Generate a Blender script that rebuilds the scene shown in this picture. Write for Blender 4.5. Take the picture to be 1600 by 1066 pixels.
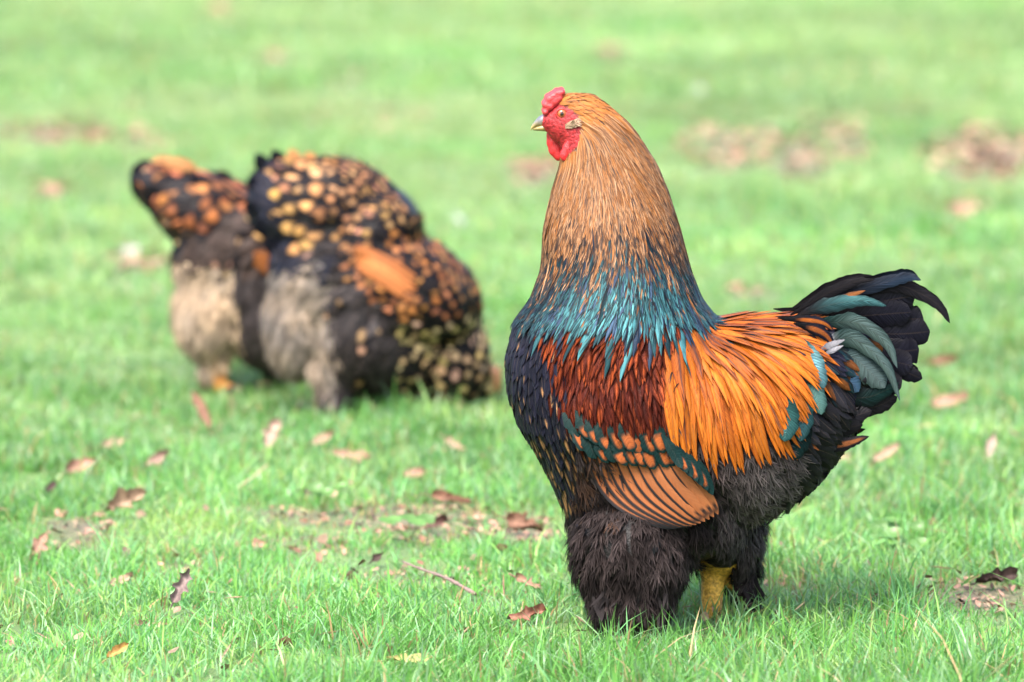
import bpy, bmesh, math, random
import numpy as np
from mathutils import Vector, Matrix
from mathutils.bvhtree import BVHTree

for o in list(bpy.data.objects):
    bpy.data.objects.remove(o)
scene = bpy.context.scene
COL = scene.collection
rng = np.random.default_rng(7)
random.seed(7)

# ------------------------------------------------------------------ camera, sky, sun, exposure
D, PITCH, LENS = 7.3, 0.103, 200.0
F = LENS / 36.0 * 1600.0                      # focal length in photo pixels
H = D * math.tan(PITCH + (985 - 533) / F)     # camera height: the rooster's feet stand on the ground at y = 0
CAM = Vector((0, -D, H))
FWD = Vector((0, math.cos(PITCH), -math.sin(PITCH)))
UP = Vector((0, math.sin(PITCH), math.cos(PITCH)))
cd = bpy.data.cameras.new('camera')
cam = bpy.data.objects.new('camera', cd)
COL.objects.link(cam)
cam.location = CAM
cam.rotation_euler = (math.pi / 2 - PITCH, 0, 0)
cd.lens = LENS
cd.sensor_width = 36
cd.clip_end = 1000
cd.dof.use_dof = True
cd.dof.focus_distance = D - 0.08
cd.dof.aperture_fstop = 4.6
scene.camera = cam

SUN_EL, SUN_AZ = math.radians(56), math.radians(205)   # azimuth measured clockwise from +Y
world = bpy.data.worlds.new('World')
scene.world = world
world.use_nodes = True
wn = world.node_tree
bg = wn.nodes['Background']
sky = wn.nodes.new('ShaderNodeTexSky')
sky.sky_type = 'NISHITA'
sky.sun_disc = False
sky.sun_elevation = SUN_EL
sky.sun_rotation = SUN_AZ
sky.dust_density = 4.0
sky.ozone_density = 0.6
wn.links.new(sky.outputs[0], bg.inputs[0])
bg.inputs[1].default_value = 0.15
sl = bpy.data.lights.new('sun', 'SUN')
sl.energy = 1.5
sl.angle = math.radians(18)
sl.color = (1.0, 0.955, 0.90)
sun = bpy.data.objects.new('sun', sl)
COL.objects.link(sun)
sd = Vector((math.sin(SUN_AZ) * math.cos(SUN_EL), math.cos(SUN_AZ) * math.cos(SUN_EL), math.sin(SUN_EL)))
sun.rotation_euler = sd.to_track_quat('Z', 'Y').to_euler()
sun.location = sd * 20
vs = scene.view_settings
vs.view_transform = 'Standard'
vs.look = 'None'
vs.gamma = 1.0
vs.use_curve_mapping = False
vs.exposure = 2.22

# ------------------------------------------------------------------ pixel <-> place helpers
def ray(px, py):
    return FWD + Vector((1, 0, 0)) * ((px - 800) / F) + UP * ((533 - py) / F)
def on_plane(px, py, Y=0.0):
    d = ray(px, py)
    return CAM + d * ((Y + D) / d.y)
def on_ground(px, py):
    d = ray(px, py)
    return CAM + d * (-H / d.z)
def to_px(x, y, z):
    """works on floats and arrays"""
    ry, rz = y + D, z - H
    dep = ry * FWD.y + rz * FWD.z
    return 800 + F * x / dep, 533 - F * (ry * UP.y + rz * UP.z) / dep

def vnoise(x, y, cell, seed):
    """smooth value noise in 0..1"""
    r = np.random.default_rng(seed).random((256, 256))
    gx, gy = np.asarray(x) / cell + 1000.3, np.asarray(y) / cell + 1000.7
    ix, iy = np.floor(gx).astype(int), np.floor(gy).astype(int)
    fx, fy = gx - ix, gy - iy
    fx, fy = fx * fx * (3 - 2 * fx), fy * fy * (3 - 2 * fy)
    a = r[ix % 256, iy % 256]; b = r[(ix + 1) % 256, iy % 256]
    c = r[ix % 256, (iy + 1) % 256]; d = r[(ix + 1) % 256, (iy + 1) % 256]
    return (a * (1 - fx) + b * fx) * (1 - fy) + (c * (1 - fx) + d * fx) * fy

def gz(x, y):
    """height of the lawn"""
    return (vnoise(x, y, 0.45, 3) - 0.5) * 0.022 + (vnoise(x, y, 0.14, 4) - 0.5) * 0.010

def tag(o, label=None, cat=None, group=None, kind=None):
    if label: o['label'] = label
    if cat: o['category'] = cat
    if group: o['group'] = group
    if kind: o['kind'] = kind
    return o
def link(name, me, parent=None, mat=None):
    o = bpy.data.objects.new(name, me)
    COL.objects.link(o)
    if parent is not None:
        o.parent = parent
        o.matrix_parent_inverse = Matrix.Translation(-parent.location)
    if mat and me is not None:
        me.materials.append(mat)
    return o
def empty(name, loc):
    o = bpy.data.objects.new(name, None)
    COL.objects.link(o)
    o.location = loc
    o.empty_display_size = 0.1
    return o

# ------------------------------------------------------------------ materials
def new_mat(name):
    m = bpy.data.materials.new(name)
    m.use_nodes = True
    nt = m.node_tree
    return m, nt, nt.nodes['Principled BSDF'], nt.nodes['Material Output']
def node(nt, t, **kw):
    n = nt.nodes.new(t)
    for k, v in kw.items():
        setattr(n, k, v)
    return n
def mixcol(nt, fac, a, b, mode='MIX'):
    n = node(nt, 'ShaderNodeMix', data_type='RGBA', blend_type=mode)
    for s, v in ((0, fac), (6, a), (7, b)):
        if hasattr(v, 'links') or hasattr(v, 'is_linked'):
            nt.links.new(v, n.inputs[s])
        elif s == 0:
            n.inputs[0].default_value = v
        else:
            n.inputs[s].default_value = (*v, 1)
    return n.outputs[2]

def feather_material(name, rough, spec, barb=0.35, bump=0.15, shaft=0.35):
    m, nt, b, out = new_mat(name)
    at = node(nt, 'ShaderNodeAttribute', attribute_name='Col')
    uv = node(nt, 'ShaderNodeUVMap')
    sep = node(nt, 'ShaderNodeSeparateXYZ')
    nt.links.new(uv.outputs[0], sep.inputs[0])
    # barbs run outward and forward from the shaft: coordinate = v - |u| * k
    s1 = node(nt, 'ShaderNodeMath', operation='SUBTRACT'); s1.inputs[1].default_value = 0.5
    nt.links.new(sep.outputs[0], s1.inputs[0])
    ab = node(nt, 'ShaderNodeMath', operation='ABSOLUTE'); nt.links.new(s1.outputs[0], ab.inputs[0])
    mu = node(nt, 'ShaderNodeMath', operation='MULTIPLY_ADD'); mu.inputs[1].default_value = -0.28
    nt.links.new(ab.outputs[0], mu.inputs[0]); nt.links.new(sep.outputs[1], mu.inputs[2])
    oi = node(nt, 'ShaderNodeAttribute', attribute_name='seed')
    cx = node(nt, 'ShaderNodeCombineXYZ')
    sc = node(nt, 'ShaderNodeMath', operation='MULTIPLY'); sc.inputs[1].default_value = 55
    nt.links.new(mu.outputs[0], sc.inputs[0])
    su = node(nt, 'ShaderNodeMath', operation='MULTIPLY'); su.inputs[1].default_value = 1.6
    nt.links.new(sep.outputs[0], su.inputs[0])
    nt.links.new(sc.outputs[0], cx.inputs[0]); nt.links.new(su.outputs[0], cx.inputs[1]); nt.links.new(oi.outputs['Fac'], cx.inputs[2])
    nz = node(nt, 'ShaderNodeTexNoise'); nz.inputs['Scale'].default_value = 1.0; nz.inputs['Detail'].default_value = 2.0
    nt.links.new(cx.outputs[0], nz.inputs['Vector'])
    mr = node(nt, 'ShaderNodeMapRange')
    mr.inputs['From Min'].default_value = 0.3; mr.inputs['From Max'].default_value = 0.7
    mr.inputs['To Min'].default_value = 1 - barb; mr.inputs['To Max'].default_value = 1 + barb
    nt.links.new(nz.outputs['Fac'], mr.inputs['Value'])
    vm = node(nt, 'ShaderNodeVectorMath', operation='SCALE')
    nt.links.new(at.outputs['Color'], vm.inputs[0]); nt.links.new(mr.outputs[0], vm.inputs['Scale'])
    sh = node(nt, 'ShaderNodeMath', operation='LESS_THAN'); sh.inputs[1].default_value = 0.022
    nt.links.new(ab.outputs[0], sh.inputs[0])
    shs = node(nt, 'ShaderNodeMath', operation='MULTIPLY'); shs.inputs[1].default_value = shaft
    nt.links.new(sh.outputs[0], shs.inputs[0])
    shc = mixcol(nt, shs.outputs[0], vm.outputs[0], (0.10, 0.07, 0.05))
    nt.links.new(shc, b.inputs['Base Color'])
    nt.links.new(at.outputs['Alpha'], b.inputs['Metallic'])
    b.inputs['Roughness'].default_value = rough
    b.inputs['Specular IOR Level'].default_value = spec
    bp = node(nt, 'ShaderNodeBump'); bp.inputs['Strength'].default_value = bump; bp.inputs['Distance'].default_value = 0.002
    nt.links.new(nz.outputs['Fac'], bp.inputs['Height']); nt.links.new(bp.outputs[0], b.inputs['Normal'])
    return m
M_FEATHER = feather_material('feather_vane', 0.5, 0.09)
M_GLOSS = feather_material('glossy_feather_vane', 0.34, 0.06, barb=0.4, bump=0.4, shaft=0.08)
M_WING = feather_material('wing_feather_vane', 0.5, 0.2, barb=0.13, bump=0.08, shaft=0.15)
M_FLUFF = feather_material('downy_fluff', 0.85, 0.05, barb=0.2, bump=0.0, shaft=0.0)

def vcol_material(name, rough, spec, scale=300, amt=0.25, bump=0.3, sub=0.0):
    m, nt, b, out = new_mat(name)
    at = node(nt, 'ShaderNodeAttribute', attribute_name='Col')
    tc = node(nt, 'ShaderNodeTexCoord')
    nz = node(nt, 'ShaderNodeTexNoise'); nz.inputs['Scale'].default_value = scale; nz.inputs['Detail'].default_value = 4
    nt.links.new(tc.outputs['Object'], nz.inputs['Vector'])
    mr = node(nt, 'ShaderNodeMapRange')
    mr.inputs['From Min'].default_value = 0.3; mr.inputs['From Max'].default_value = 0.7
    mr.inputs['To Min'].default_value = 1 - amt; mr.inputs['To Max'].default_value = 1 + amt
    nt.links.new(nz.outputs['Fac'], mr.inputs['Value'])
    vm = node(nt, 'ShaderNodeVectorMath', operation='SCALE')
    nt.links.new(at.outputs['Color'], vm.inputs[0]); nt.links.new(mr.outputs[0], vm.inputs['Scale'])
    nt.links.new(vm.outputs[0], b.inputs['Base Color'])
    b.inputs['Roughness'].default_value = rough
    b.inputs['Specular IOR Level'].default_value = spec
    if sub:
        b.inputs['Subsurface Weight'].default_value = sub
        b.inputs['Subsurface Radius'].default_value = (0.006, 0.002, 0.001)
        b.inputs['Subsurface Scale'].default_value = 0.5
    bp = node(nt, 'ShaderNodeBump'); bp.inputs['Strength'].default_value = bump; bp.inputs['Distance'].default_value = 0.002
    nt.links.new(nz.outputs['Fac'], bp.inputs['Height']); nt.links.new(bp.outputs[0], b.inputs['Normal'])
    return m
M_SKIN = vcol_material('bird_skin', 0.5, 0.3, scale=260, amt=0.5, bump=1.0)
M_COMB = vcol_material('red_comb_skin', 0.42, 0.4, scale=480, amt=0.25, bump=0.5, sub=0.25)
M_BEAK = vcol_material('horn_beak', 0.35, 0.5, scale=200, amt=0.2, bump=0.1)
M_LEAF = vcol_material('dry_leaf', 0.7, 0.25, scale=160, amt=0.35, bump=0.4)
M_EYE, _nt, _b, _o = new_mat('eye_gloss')
_at = node(_nt, 'ShaderNodeAttribute', attribute_name='Col')
_nt.links.new(_at.outputs['Color'], _b.inputs['Base Color']); _b.inputs['Roughness'].default_value = 0.08

def grass_material():
    m, nt, b, out = new_mat('grass_blade')
    at = node(nt, 'ShaderNodeAttribute', attribute_name='Col')
    nt.links.new(at.outputs['Color'], b.inputs['Base Color'])
    b.inputs['Roughness'].default_value = 0.42
    b.inputs['Specular IOR Level'].default_value = 0.5
    tr = node(nt, 'ShaderNodeBsdfTranslucent')
    nt.links.new(at.outputs['Color'], tr.inputs['Color'])
    mx = node(nt, 'ShaderNodeMixShader'); mx.inputs[0].default_value = 0.38
    nt.links.new(b.outputs[0], mx.inputs[1]); nt.links.new(tr.outputs[0], mx.inputs[2])
    nt.links.new(mx.outputs[0], out.inputs['Surface'])
    return m
M_GRASS = grass_material()

def ground_material():
    m, nt, b, out = new_mat('lawn_soil')
    at = node(nt, 'ShaderNodeAttribute', attribute_name='bare')
    tc = node(nt, 'ShaderNodeTexCoord')
    n1 = node(nt, 'ShaderNodeTexNoise'); n1.inputs['Scale'].default_value = 9; n1.inputs['Detail'].default_value = 6
    n2 = node(nt, 'ShaderNodeTexNoise'); n2.inputs['Scale'].default_value = 110; n2.inputs['Detail'].default_value = 5
    for n in (n1, n2):
        nt.links.new(tc.outputs['Object'], n.inputs['Vector'])
    r1 = node(nt, 'ShaderNodeValToRGB')
    r1.color_ramp.elements[0].position = 0.35; r1.color_ramp.elements[0].color = (0.06, 0.105, 0.03, 1)
    r1.color_ramp.elements[1].position = 0.65; r1.color_ramp.elements[1].color = (0.115, 0.19, 0.05, 1)
    nt.links.new(n1.outputs['Fac'], r1.inputs[0])
    r2 = node(nt, 'ShaderNodeValToRGB')
    r2.color_ramp.elements[0].position = 0.34; r2.color_ramp.elements[0].color = (0.04, 0.026, 0.018, 1)
    r2.color_ramp.elements[1].position = 0.68; r2.color_ramp.elements[1].color = (0.19, 0.13, 0.095, 1)
    nt.links.new(n2.outputs['Fac'], r2.inputs[0])
    c = mixcol(nt, at.outputs['Fac'], r1.outputs[0], r2.outputs[0])
    nt.links.new(c, b.inputs['Base Color'])
    b.inputs['Roughness'].default_value = 0.9
    bp = node(nt, 'ShaderNodeBump'); bp.inputs['Strength'].default_value = 0.8; bp.inputs['Distance'].default_value = 0.01
    nt.links.new(n2.outputs['Fac'], bp.inputs['Height']); nt.links.new(bp.outputs[0], b.inputs['Normal'])
    return m
M_GROUND = ground_material()

# ------------------------------------------------------------------ ground and its bare, scratched patches
# (photo x, photo y, half width px, half height px, strength)
PATCHES = [(1140, 232, 78, 40, .7), (1245, 250, 55, 32, .75), (1330, 225, 32, 30, .65), (1540, 245, 88, 46, .85),
           (1300, 205, 60, 22, .5), (840, 275, 45, 20, .8), (90, 212, 100, 22, .75), (225, 225, 60, 20, .6),
           (225, 418, 55, 14, .8), (75, 300, 40, 14, .5), (1500, 335, 45, 14, .5), (545, 130, 45, 18, .35),
           (600, 190, 90, 26, .35), (950, 85, 30, 14, .5), (430, 95, 26, 12, .5), (345, 18, 32, 12, .5),
           (600, 806, 170, 22, .75), (820, 830, 55, 26, .9), (120, 838, 55, 24, .8), (700, 835, 120, 14, .7),
           (1530, 935, 85, 22, .75), (1230, 930, 60, 16, .4), (1220, 920, 60, 14, .5), (300, 885, 60, 14, .4),
           (640, 905, 120, 18, .45), (500, 850, 90, 18, .5), (1160, 465, 40, 14, .5), (1330, 720, 60, 12, .2),
           (1090, 985, 190, 22, .15)]
def bare_amount(x, y):
    px, py = to_px(x, y, 0.0)
    b = np.zeros_like(px)
    wob = (vnoise(x, y, 0.10, 11) - 0.5) * 1.3 + (vnoise(x, y, 0.035, 12) - 0.5) * 0.8
    for cx, cy, rx, ry, s in PATCHES:
        q = np.sqrt(((px - cx) / rx) ** 2 + ((py - cy) / ry) ** 2)
        b = np.maximum(b, s * np.clip(1.35 - q + wob * 0.6, 0, 1))
    return b

def make_ground():
    xs = np.concatenate([np.geomspace(-300, -4, 14)[:-1], np.linspace(-4, 4, 200), np.geomspace(4, 300, 14)[1:]])
    ys = np.concatenate([[-60, -20, -8, -4], np.linspace(-2, 4, 200)[:-1], np.linspace(4, 26, 160), np.geomspace(27, 500, 14)])
    X, Y = np.meshgrid(xs, ys)
    Z = gz(X, Y)
    nx, ny = len(xs), len(ys)
    v = np.stack([X, Y, Z], -1).reshape(-1, 3)
    i = np.arange(nx * ny).reshape(ny, nx)
    f = np.stack([i[:-1, :-1], i[:-1, 1:], i[1:, 1:], i[1:, :-1]], -1).reshape(-1, 4)
    me = bpy.data.meshes.new('ground')
    me.from_pydata(v.tolist(), [], f.tolist())
    a = me.attributes.new('bare', 'FLOAT', 'POINT')
    near = (np.abs(v[:, 0]) < 6) & (v[:, 1] > -3) & (v[:, 1] < 27)
    bv = np.where(near, bare_amount(v[:, 0], np.clip(v[:, 1], -3, 27)), 0.0)
    a.data.foreach_set('value', bv.astype(np.float32))
    me.shade_smooth()
    o = link('ground', me, mat=M_GROUND)
    tag(o, kind='structure')
make_ground()

# ------------------------------------------------------------------ where the fallen leaves lie
PINK, BROWN, TANL, DARK, YEL = (.235, .135, .095), (.14, .072, .045), (.215, .150, .098), (.040, .024, .02), (.24, .215, .075)
GREY = (.135, .098, .09)
# photo x, y, length px, width ratio, kind, yaw deg, pitch deg, colour, curl, label
LEAVES = [
 (128, 742, 46, .55, 0, 25, 38, PINK, .8, 'pale pink dry leaf with its stalk pointing right, at the left edge'),
 (424, 712, 46, .7, 1, 70, 50, (.27, .19, .145), .6, 'cream pink dry leaf standing up below the hens'),
 (314, 682, 60, .3, 2, 115, 45, BROWN, .5, 'narrow reddish brown curled leaf standing below the far hen'),
 (552, 722, 58, .6, 1, -15, 22, PINK, .5, 'broad pink oak leaf lying flat below the near hen'),
 (505, 702, 36, .6, 0, 30, 20, TANL, .6, 'small tan leaf just left of the broad pink oak leaf'),
 (648, 745, 34, .6, 0, 10, 20, PINK, .5, 'small round pink leaf right of the broad pink oak leaf'),
 (706, 790, 62, .34, 2, -15, 18, BROWN, .9, 'long brown curled leaf in the grass left of the rooster'),
 (488, 776, 44, .3, 2, 5, 10, DARK, .8, 'thin dark brown leaf beside the scratched soil patch'),
 (196, 822, 66, .55, 1, 28, 30, TANL, .8, 'tan lobed leaf curled upright in the grass at the left'),
 (60, 882, 38, .8, 1, 60, 55, PINK, .5, 'pinkish torn leaf standing near the left edge of the foreground'),
 (284, 975, 52, .6, 1, 65, 60, GREY, .6, 'grey brown lobed leaf standing upright in the left foreground'),
 (240, 1003, 40, .5, 1, 0, 20, TANL, .6, 'flat cream leaf beside the upright grey brown leaf'),
 (190, 935, 36, .6, 0, 30, 15, TANL, .6, 'small tan leaf half sunk in the grass in the left foreground'),
 (400, 858, 32, .5, 0, 10, 20, PINK, .7, 'small pink leaf in the middle of the left lawn'),
 (826, 934, 42, .6, 1, -30, 30, PINK, .7, 'pink torn leaf close to the front of the rooster'),
 (822, 988, 60, .5, 1, 15, 22, (.17, .075, .05), .7, 'red brown lobed leaf in the foreground at the rooster\'s feet'),
 (640, 1058, 70, .4, 1, 5, 2, YEL, .4, 'yellow leaf lying at the bottom edge of the picture'),
 (185, 1052, 40, .4, 0, 40, 30, (.3, .17, .05), .7, 'orange yellow leaf at the bottom left edge'),
 (1484, 638, 60, .45, 0, 12, 25, PINK, .7, 'pinkish brown oval leaf right of the rooster tail'),
 (1382, 747, 56, .35, 0, 40, 28, TANL, .6, 'pale tan oval leaf lying behind the rooster'),
 (1470, 577, 46, .45, 0, 10, 15, BROWN, .7, 'dark brown blurred leaf beside the rooster tail'),
 (1310, 732, 40, .4, 0, 20, 10, TANL, .6, 'small tan leaf directly under the rooster tail'),
 (1548, 738, 40, .4, 0, 75, 50, (.22, .16, .13), .5, 'pale upright leaf near the right edge'),
 (1556, 925, 60, .55, 1, 15, 30, DARK, .9, 'dark curled leaf on the soil patch at the right edge'),
 (1160, 968, 30, .4, 0, 60, 40, PINK, .5, 'small pink leaf beside the rooster\'s rear foot'),
 (245, 733, 40, .5, 0, 35, 25, (.18, .115, .09), .7, 'dull brown leaf right of the leaf with a long stalk'),
 (180, 702, 40, .4, 0, 20, 20, TANL, .6, 'tan curled leaf below the far hen\'s foot'),
 (80, 785, 24, .6, 0, 60, 30, DARK, .7, 'small dark leaf scrap at the far left of the grass'),
 (590, 886, 22, .5, 0, 40, 30, DARK, .7, 'small dark leaf scrap beside the twig'),
 (682, 828, 36, .6, 1, 20, 25, (.07, .035, .028), .8, 'dark crumpled leaf on the scratched soil patch'),
 (820, 835, 60, .6, 1, -25, 25, BROWN, .9, 'large brown crumpled leaf on the soil close to the rooster'),
 (710, 715, 40, .5, 1, -40, 25, TANL, .6, 'pale tan leaf in the grass between near hen and rooster'),
 (1150, 460, 34, .6, 0, 10, 20, PINK, .6, 'blurred pink leaf above the rooster\'s back'),
 (1185, 466, 28, .6, 0, 10, 20, TANL, .6, 'blurred small tan leaf above the rooster\'s back'),
 (1500, 335, 46, .6, 0, 0, 20, PINK, .6, 'blurred pink leaf below the leaf patch at the right edge'),
 (85, 305, 46, .6, 0, 0, 25, PINK, .6, 'blurred pink leaf in the lawn left of the far hen'),
 (950, 85, 40, .6, 0, 0, 30, PINK, .6, 'blurred pink leaf in the far lawn above the rooster\'s head'),
 (430, 93, 36, .6, 0, 0, 30, PINK, .6, 'blurred pink leaf in the far lawn above the hens'),
 (205, 398, 42, .6, 0, 20, 20, (.26, .24, .23), .5, 'whitish blurred leaf left of the far hen'),
 (1092, 152, 30, .8, 0, 0, 50, (.25, .28, .24), .3, 'whitish blurred leaf right of the rooster\'s head'),
 (718, 350, 32, .5, 0, -50, 50, (.23, .27, .22), .3, 'whitish blurred leaf between the hens and the rooster'),
 (345, 18, 40, .6, 0, 0, 30, PINK, .6, 'blurred pink leaf at the top edge of the picture'),
 (145, 225, 46, .6, 0, 0, 25, PINK, .6, 'blurred pink leaf in the litter above the far hen\'s tail'),
 (820, 275, 60, .6, 1, 0, 15, (.19, .12, .08), .5, 'blurred tan leaf just left of the rooster\'s neck')]
LEAVES = [(l[0], l[1], l[2] * (.8 if l[1] < 480 else 1.12), *l[3:7], tuple(q * (.85 if l[1] < 480 else .92) for q in l[7]), *l[8:]) for l in LEAVES]
LEAF_SPOTS = []
for _l in LEAVES:
    _g = on_ground(_l[0], _l[1])
    LEAF_SPOTS.append((_g.x, _g.y, min(_l[2] * (_g - CAM).length / F, .14) * .6))
# ------------------------------------------------------------------ grass
def color_attr(me, cols):
    a = me.color_attributes.new('Col', 'FLOAT_COLOR', 'POINT')
    a.data.foreach_set('color', np.ascontiguousarray(cols, dtype=np.float32).ravel())

def blades(x, y, h, w, lean, col, segs):
    """arrays -> verts, faces(tri), colours. segs quads then one tip triangle"""
    n = len(x)
    z = gz(x, y) - 0.004
    ang = rng.random(n) * 2 * np.pi
    la = rng.random(n) * 2 * np.pi
    sx, sy = np.cos(ang), np.sin(ang)
    lx, ly = np.cos(la) * lean, np.sin(la) * lean
    V, C = [], []
    for k in range(segs + 1):
        t = k / (segs + 1)
        ww = w * (1 - 0.55 * t) * 0.5
        cx = x + lx * h * t ** 1.8
        cy = y + ly * h * t ** 1.8
        cz = z + h * (t - 0.35 * lean * t * t)
        for s in (-1, 1):
            V.append(np.stack([cx + s * sx * ww, cy + s * sy * ww, cz], -1))
            C.append(col)
    V.append(np.stack([x + lx * h, y + ly * h, z + h * (1 - 0.35 * lean)], -1))
    C.append(col)
    m = 2 * (segs + 1) + 1
    V = np.stack(V, 1).reshape(-1, 3)
    C = np.stack(C, 1).reshape(-1, 3)
    base = np.arange(n)[:, None] * m
    fs = []
    for k in range(segs):
        a = 2 * k
        fs += [[a, a + 1, a + 3], [a, a + 3, a + 2]]
    fs.append([2 * segs, 2 * segs + 1, 2 * segs + 2])
    Fa = (base[:, :, None] + np.array(fs)[None]).reshape(-1, 3)
    return V, Fa, C

def tri_mesh(name, V, Fa, C):
    me = bpy.data.meshes.new(name)
    me.vertices.add(len(V)); me.vertices.foreach_set('co', V.astype(np.float32).ravel())
    me.loops.add(len(Fa) * 3); me.loops.foreach_set('vertex_index', Fa.astype(np.int32).ravel())
    me.polygons.add(len(Fa)); me.polygons.foreach_set('loop_start', np.arange(len(Fa), dtype=np.int32) * 3)
    me.update(calc_edges=True)
    color_attr(me, np.concatenate([C, np.ones((len(C), 1))], 1))
    return me

GREENS = np.array([[.092, .250, .045], [.125, .300, .058], [.098, .262, .085], [.165, .325, .066], [.140, .300, .105], [.215, .335, .085]])
def grass_zone(x0, x1, y0, y1, dens, hmean, wmean, segs, tall=0.0, outer=False):
    n = int((x1 - x0) * (y1 - y0) * dens)
    x = rng.uniform(x0, x1, n); y = rng.uniform(y0, y1, n)
    # keep only what lies in or near the view, with a margin for other viewpoints
    edge = (y + D) * 0.09 * 1.25 + 0.25
    keep = ((np.abs(x) >= edge) | (y < -0.75)) & (np.abs(x) < edge + 3.0) if outer else np.abs(x) < edge
    clump = 0.6 * vnoise(x, y, 0.11, 21) + 0.4 * vnoise(x, y, 0.045, 22)
    b = bare_amount(x, y)
    keep &= rng.random(n) < np.clip(1.02 - b * 0.93, 0.04, 1) * (0.30 + 1.05 * clump)
    x, y, clump, b = x[keep], y[keep], clump[keep], b[keep]
    n = len(x)
    big = vnoise(x, y, 0.5, 23)
    b2 = bare_amount(x, y + np.where(y > 4.5, 0.45, 0.16))
    h = hmean * (0.30 + 1.25 * clump ** 1.4) * rng.uniform(0.5, 1.4, n) * (0.6 + 0.8 * big) * (1 - 0.70 * b) * (1 - 0.55 * b2)
    h = h * (1 + 0.45 * np.clip((-0.12 - y) / 0.25, 0, 1) * (0.4 + big))
    t = rng.random(n) < tall
    h = np.where(t, h * rng.uniform(1.3, 1.9, n), h)
    # the birds have trodden the grass under them
    for (ex, ey, er) in ((0.20, 0.0, 0.10), (-0.27, 2.6, 0.18), (-0.5, 2.95, 0.18)):
        q = ((x - ex) / (er * 1.5)) ** 2 + ((y - ey) / er) ** 2
        h = np.where(q < 1, h * (0.70 + 0.3 * q), h)
    # grass is pressed down round and in front of each fallen leaf
    for lx, ly, lr in LEAF_SPOTS:
        q = ((x - lx) / lr) ** 2 + ((y - ly + lr * 0.8) / (lr * 1.6)) ** 2
        h = np.where(q < 1, h * (0.35 + 0.4 * q), h)
    w = wmean * rng.uniform(0.6, 1.35, n)
    lean = rng.uniform(0.05, 1.15, n)
    gi = np.clip((rng.normal(0, 1.2, n) + vnoise(x, y, 0.22, 24) * 6), 0, 5).astype(int)
    col = GREENS[gi] * rng.uniform(0.7, 1.25, (n, 1))
    far = np.clip((y - 1.5) / 8, 0, 1)[:, None]
    patch = vnoise(x, y, 0.8, 25)[:, None]
    col = col * (1 - far * 0.75 * patch) + np.array([.275, .345, .140]) * far * 0.75 * patch
    col = col * (0.60 + 0.80 * (0.5 * vnoise(x, y, 0.33, 26) + 0.5 * vnoise(x, y, 1.3, 27)))[:, None]
    pale = rng.random(n) < 0.13
    col[pale] = col[pale] * 0.5 + np.array([.15, .20, .135])
    dry = rng.random(n) < (0.05 + 0.35 * b)
    col[dry] = np.array([.34, .235, .11]) * rng.uniform(0.6, 1.2, (dry.sum(), 1))
    return blades(x, y, h, w, lean, col, segs)

zones = [grass_zone(-1.2, 1.2, -0.75, 1.3, 25000, 0.036, 0.0028, 2, tall=0.13),
         grass_zone(-1.7, 1.7, 1.3, 4.5, 11500, 0.036, 0.0042, 1, tall=0.08),
         grass_zone(-2.8, 2.8, 4.5, 11, 4500, 0.040, 0.0065, 1),
         grass_zone(-4.6, 4.6, 11, 23, 1900, 0.045, 0.011, 1),
         # the lawn goes on beyond the frame
         grass_zone(-4.5, 4.5, -3.0, 4.5, 2600, 0.040, 0.0085, 1, outer=True),
         grass_zone(-8, 8, 4.5, 23, 900, 0.048, 0.016, 1, outer=True)]
off = 0
Vs, Fs, Cs = [], [], []
for V, Fa, C in zones:
    Vs.append(V); Fs.append(Fa + off); Cs.append(C); off += len(V)
gm = tri_mesh('grass', np.concatenate(Vs), np.concatenate(Fs), np.concatenate(Cs))
go = link('grass', gm, mat=M_GRASS)
tag(go, 'short bright green lawn grass growing over the whole ground', 'grass', kind='stuff')

# ------------------------------------------------------------------ feather machinery
class Feather:
    __slots__ = ('v', 'f', 'c', 'uv', 'seed', 'score')

def rows_to_feather(P, N, S, W, camber, cols, colfun, seed, rag=0.0):
    """P, N, S: path points, normals, side vectors (n,3); W: half widths (n)."""
    n = len(P)
    us = np.linspace(-1, 1, cols)
    WW = np.repeat(W[:, None], cols, 1)
    if rag:
        e = 1 + rag * (np.random.default_rng(int(seed * 1000)).random((n, 2)) - 0.7)
        WW[:, 0] *= e[:, 0]; WW[:, -1] *= e[:, 1]
    V = (P[:, None, :] + S[:, None, :] * (us[None, :] * WW)[:, :, None]
         - N[:, None, :] * (camber * us[None, :, None] ** 2 * W[:, None, None]))
    vv = np.linspace(0, 1, n)
    U, VV = np.meshgrid(us, vv)
    f = Feather()
    f.v = V.reshape(-1, 3)
    i = np.arange(n * cols).reshape(n, cols)
    f.f = np.stack([i[:-1, :-1], i[:-1, 1:], i[1:, 1:], i[1:, :-1]], -1).reshape(-1, 4)
    f.c = colfun(U.ravel(), VV.ravel())
    f.uv = np.stack([U.ravel() * 0.5 + 0.5, VV.ravel()], -1)
    f.seed = seed
    f.score = 0.0
    return f

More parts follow.
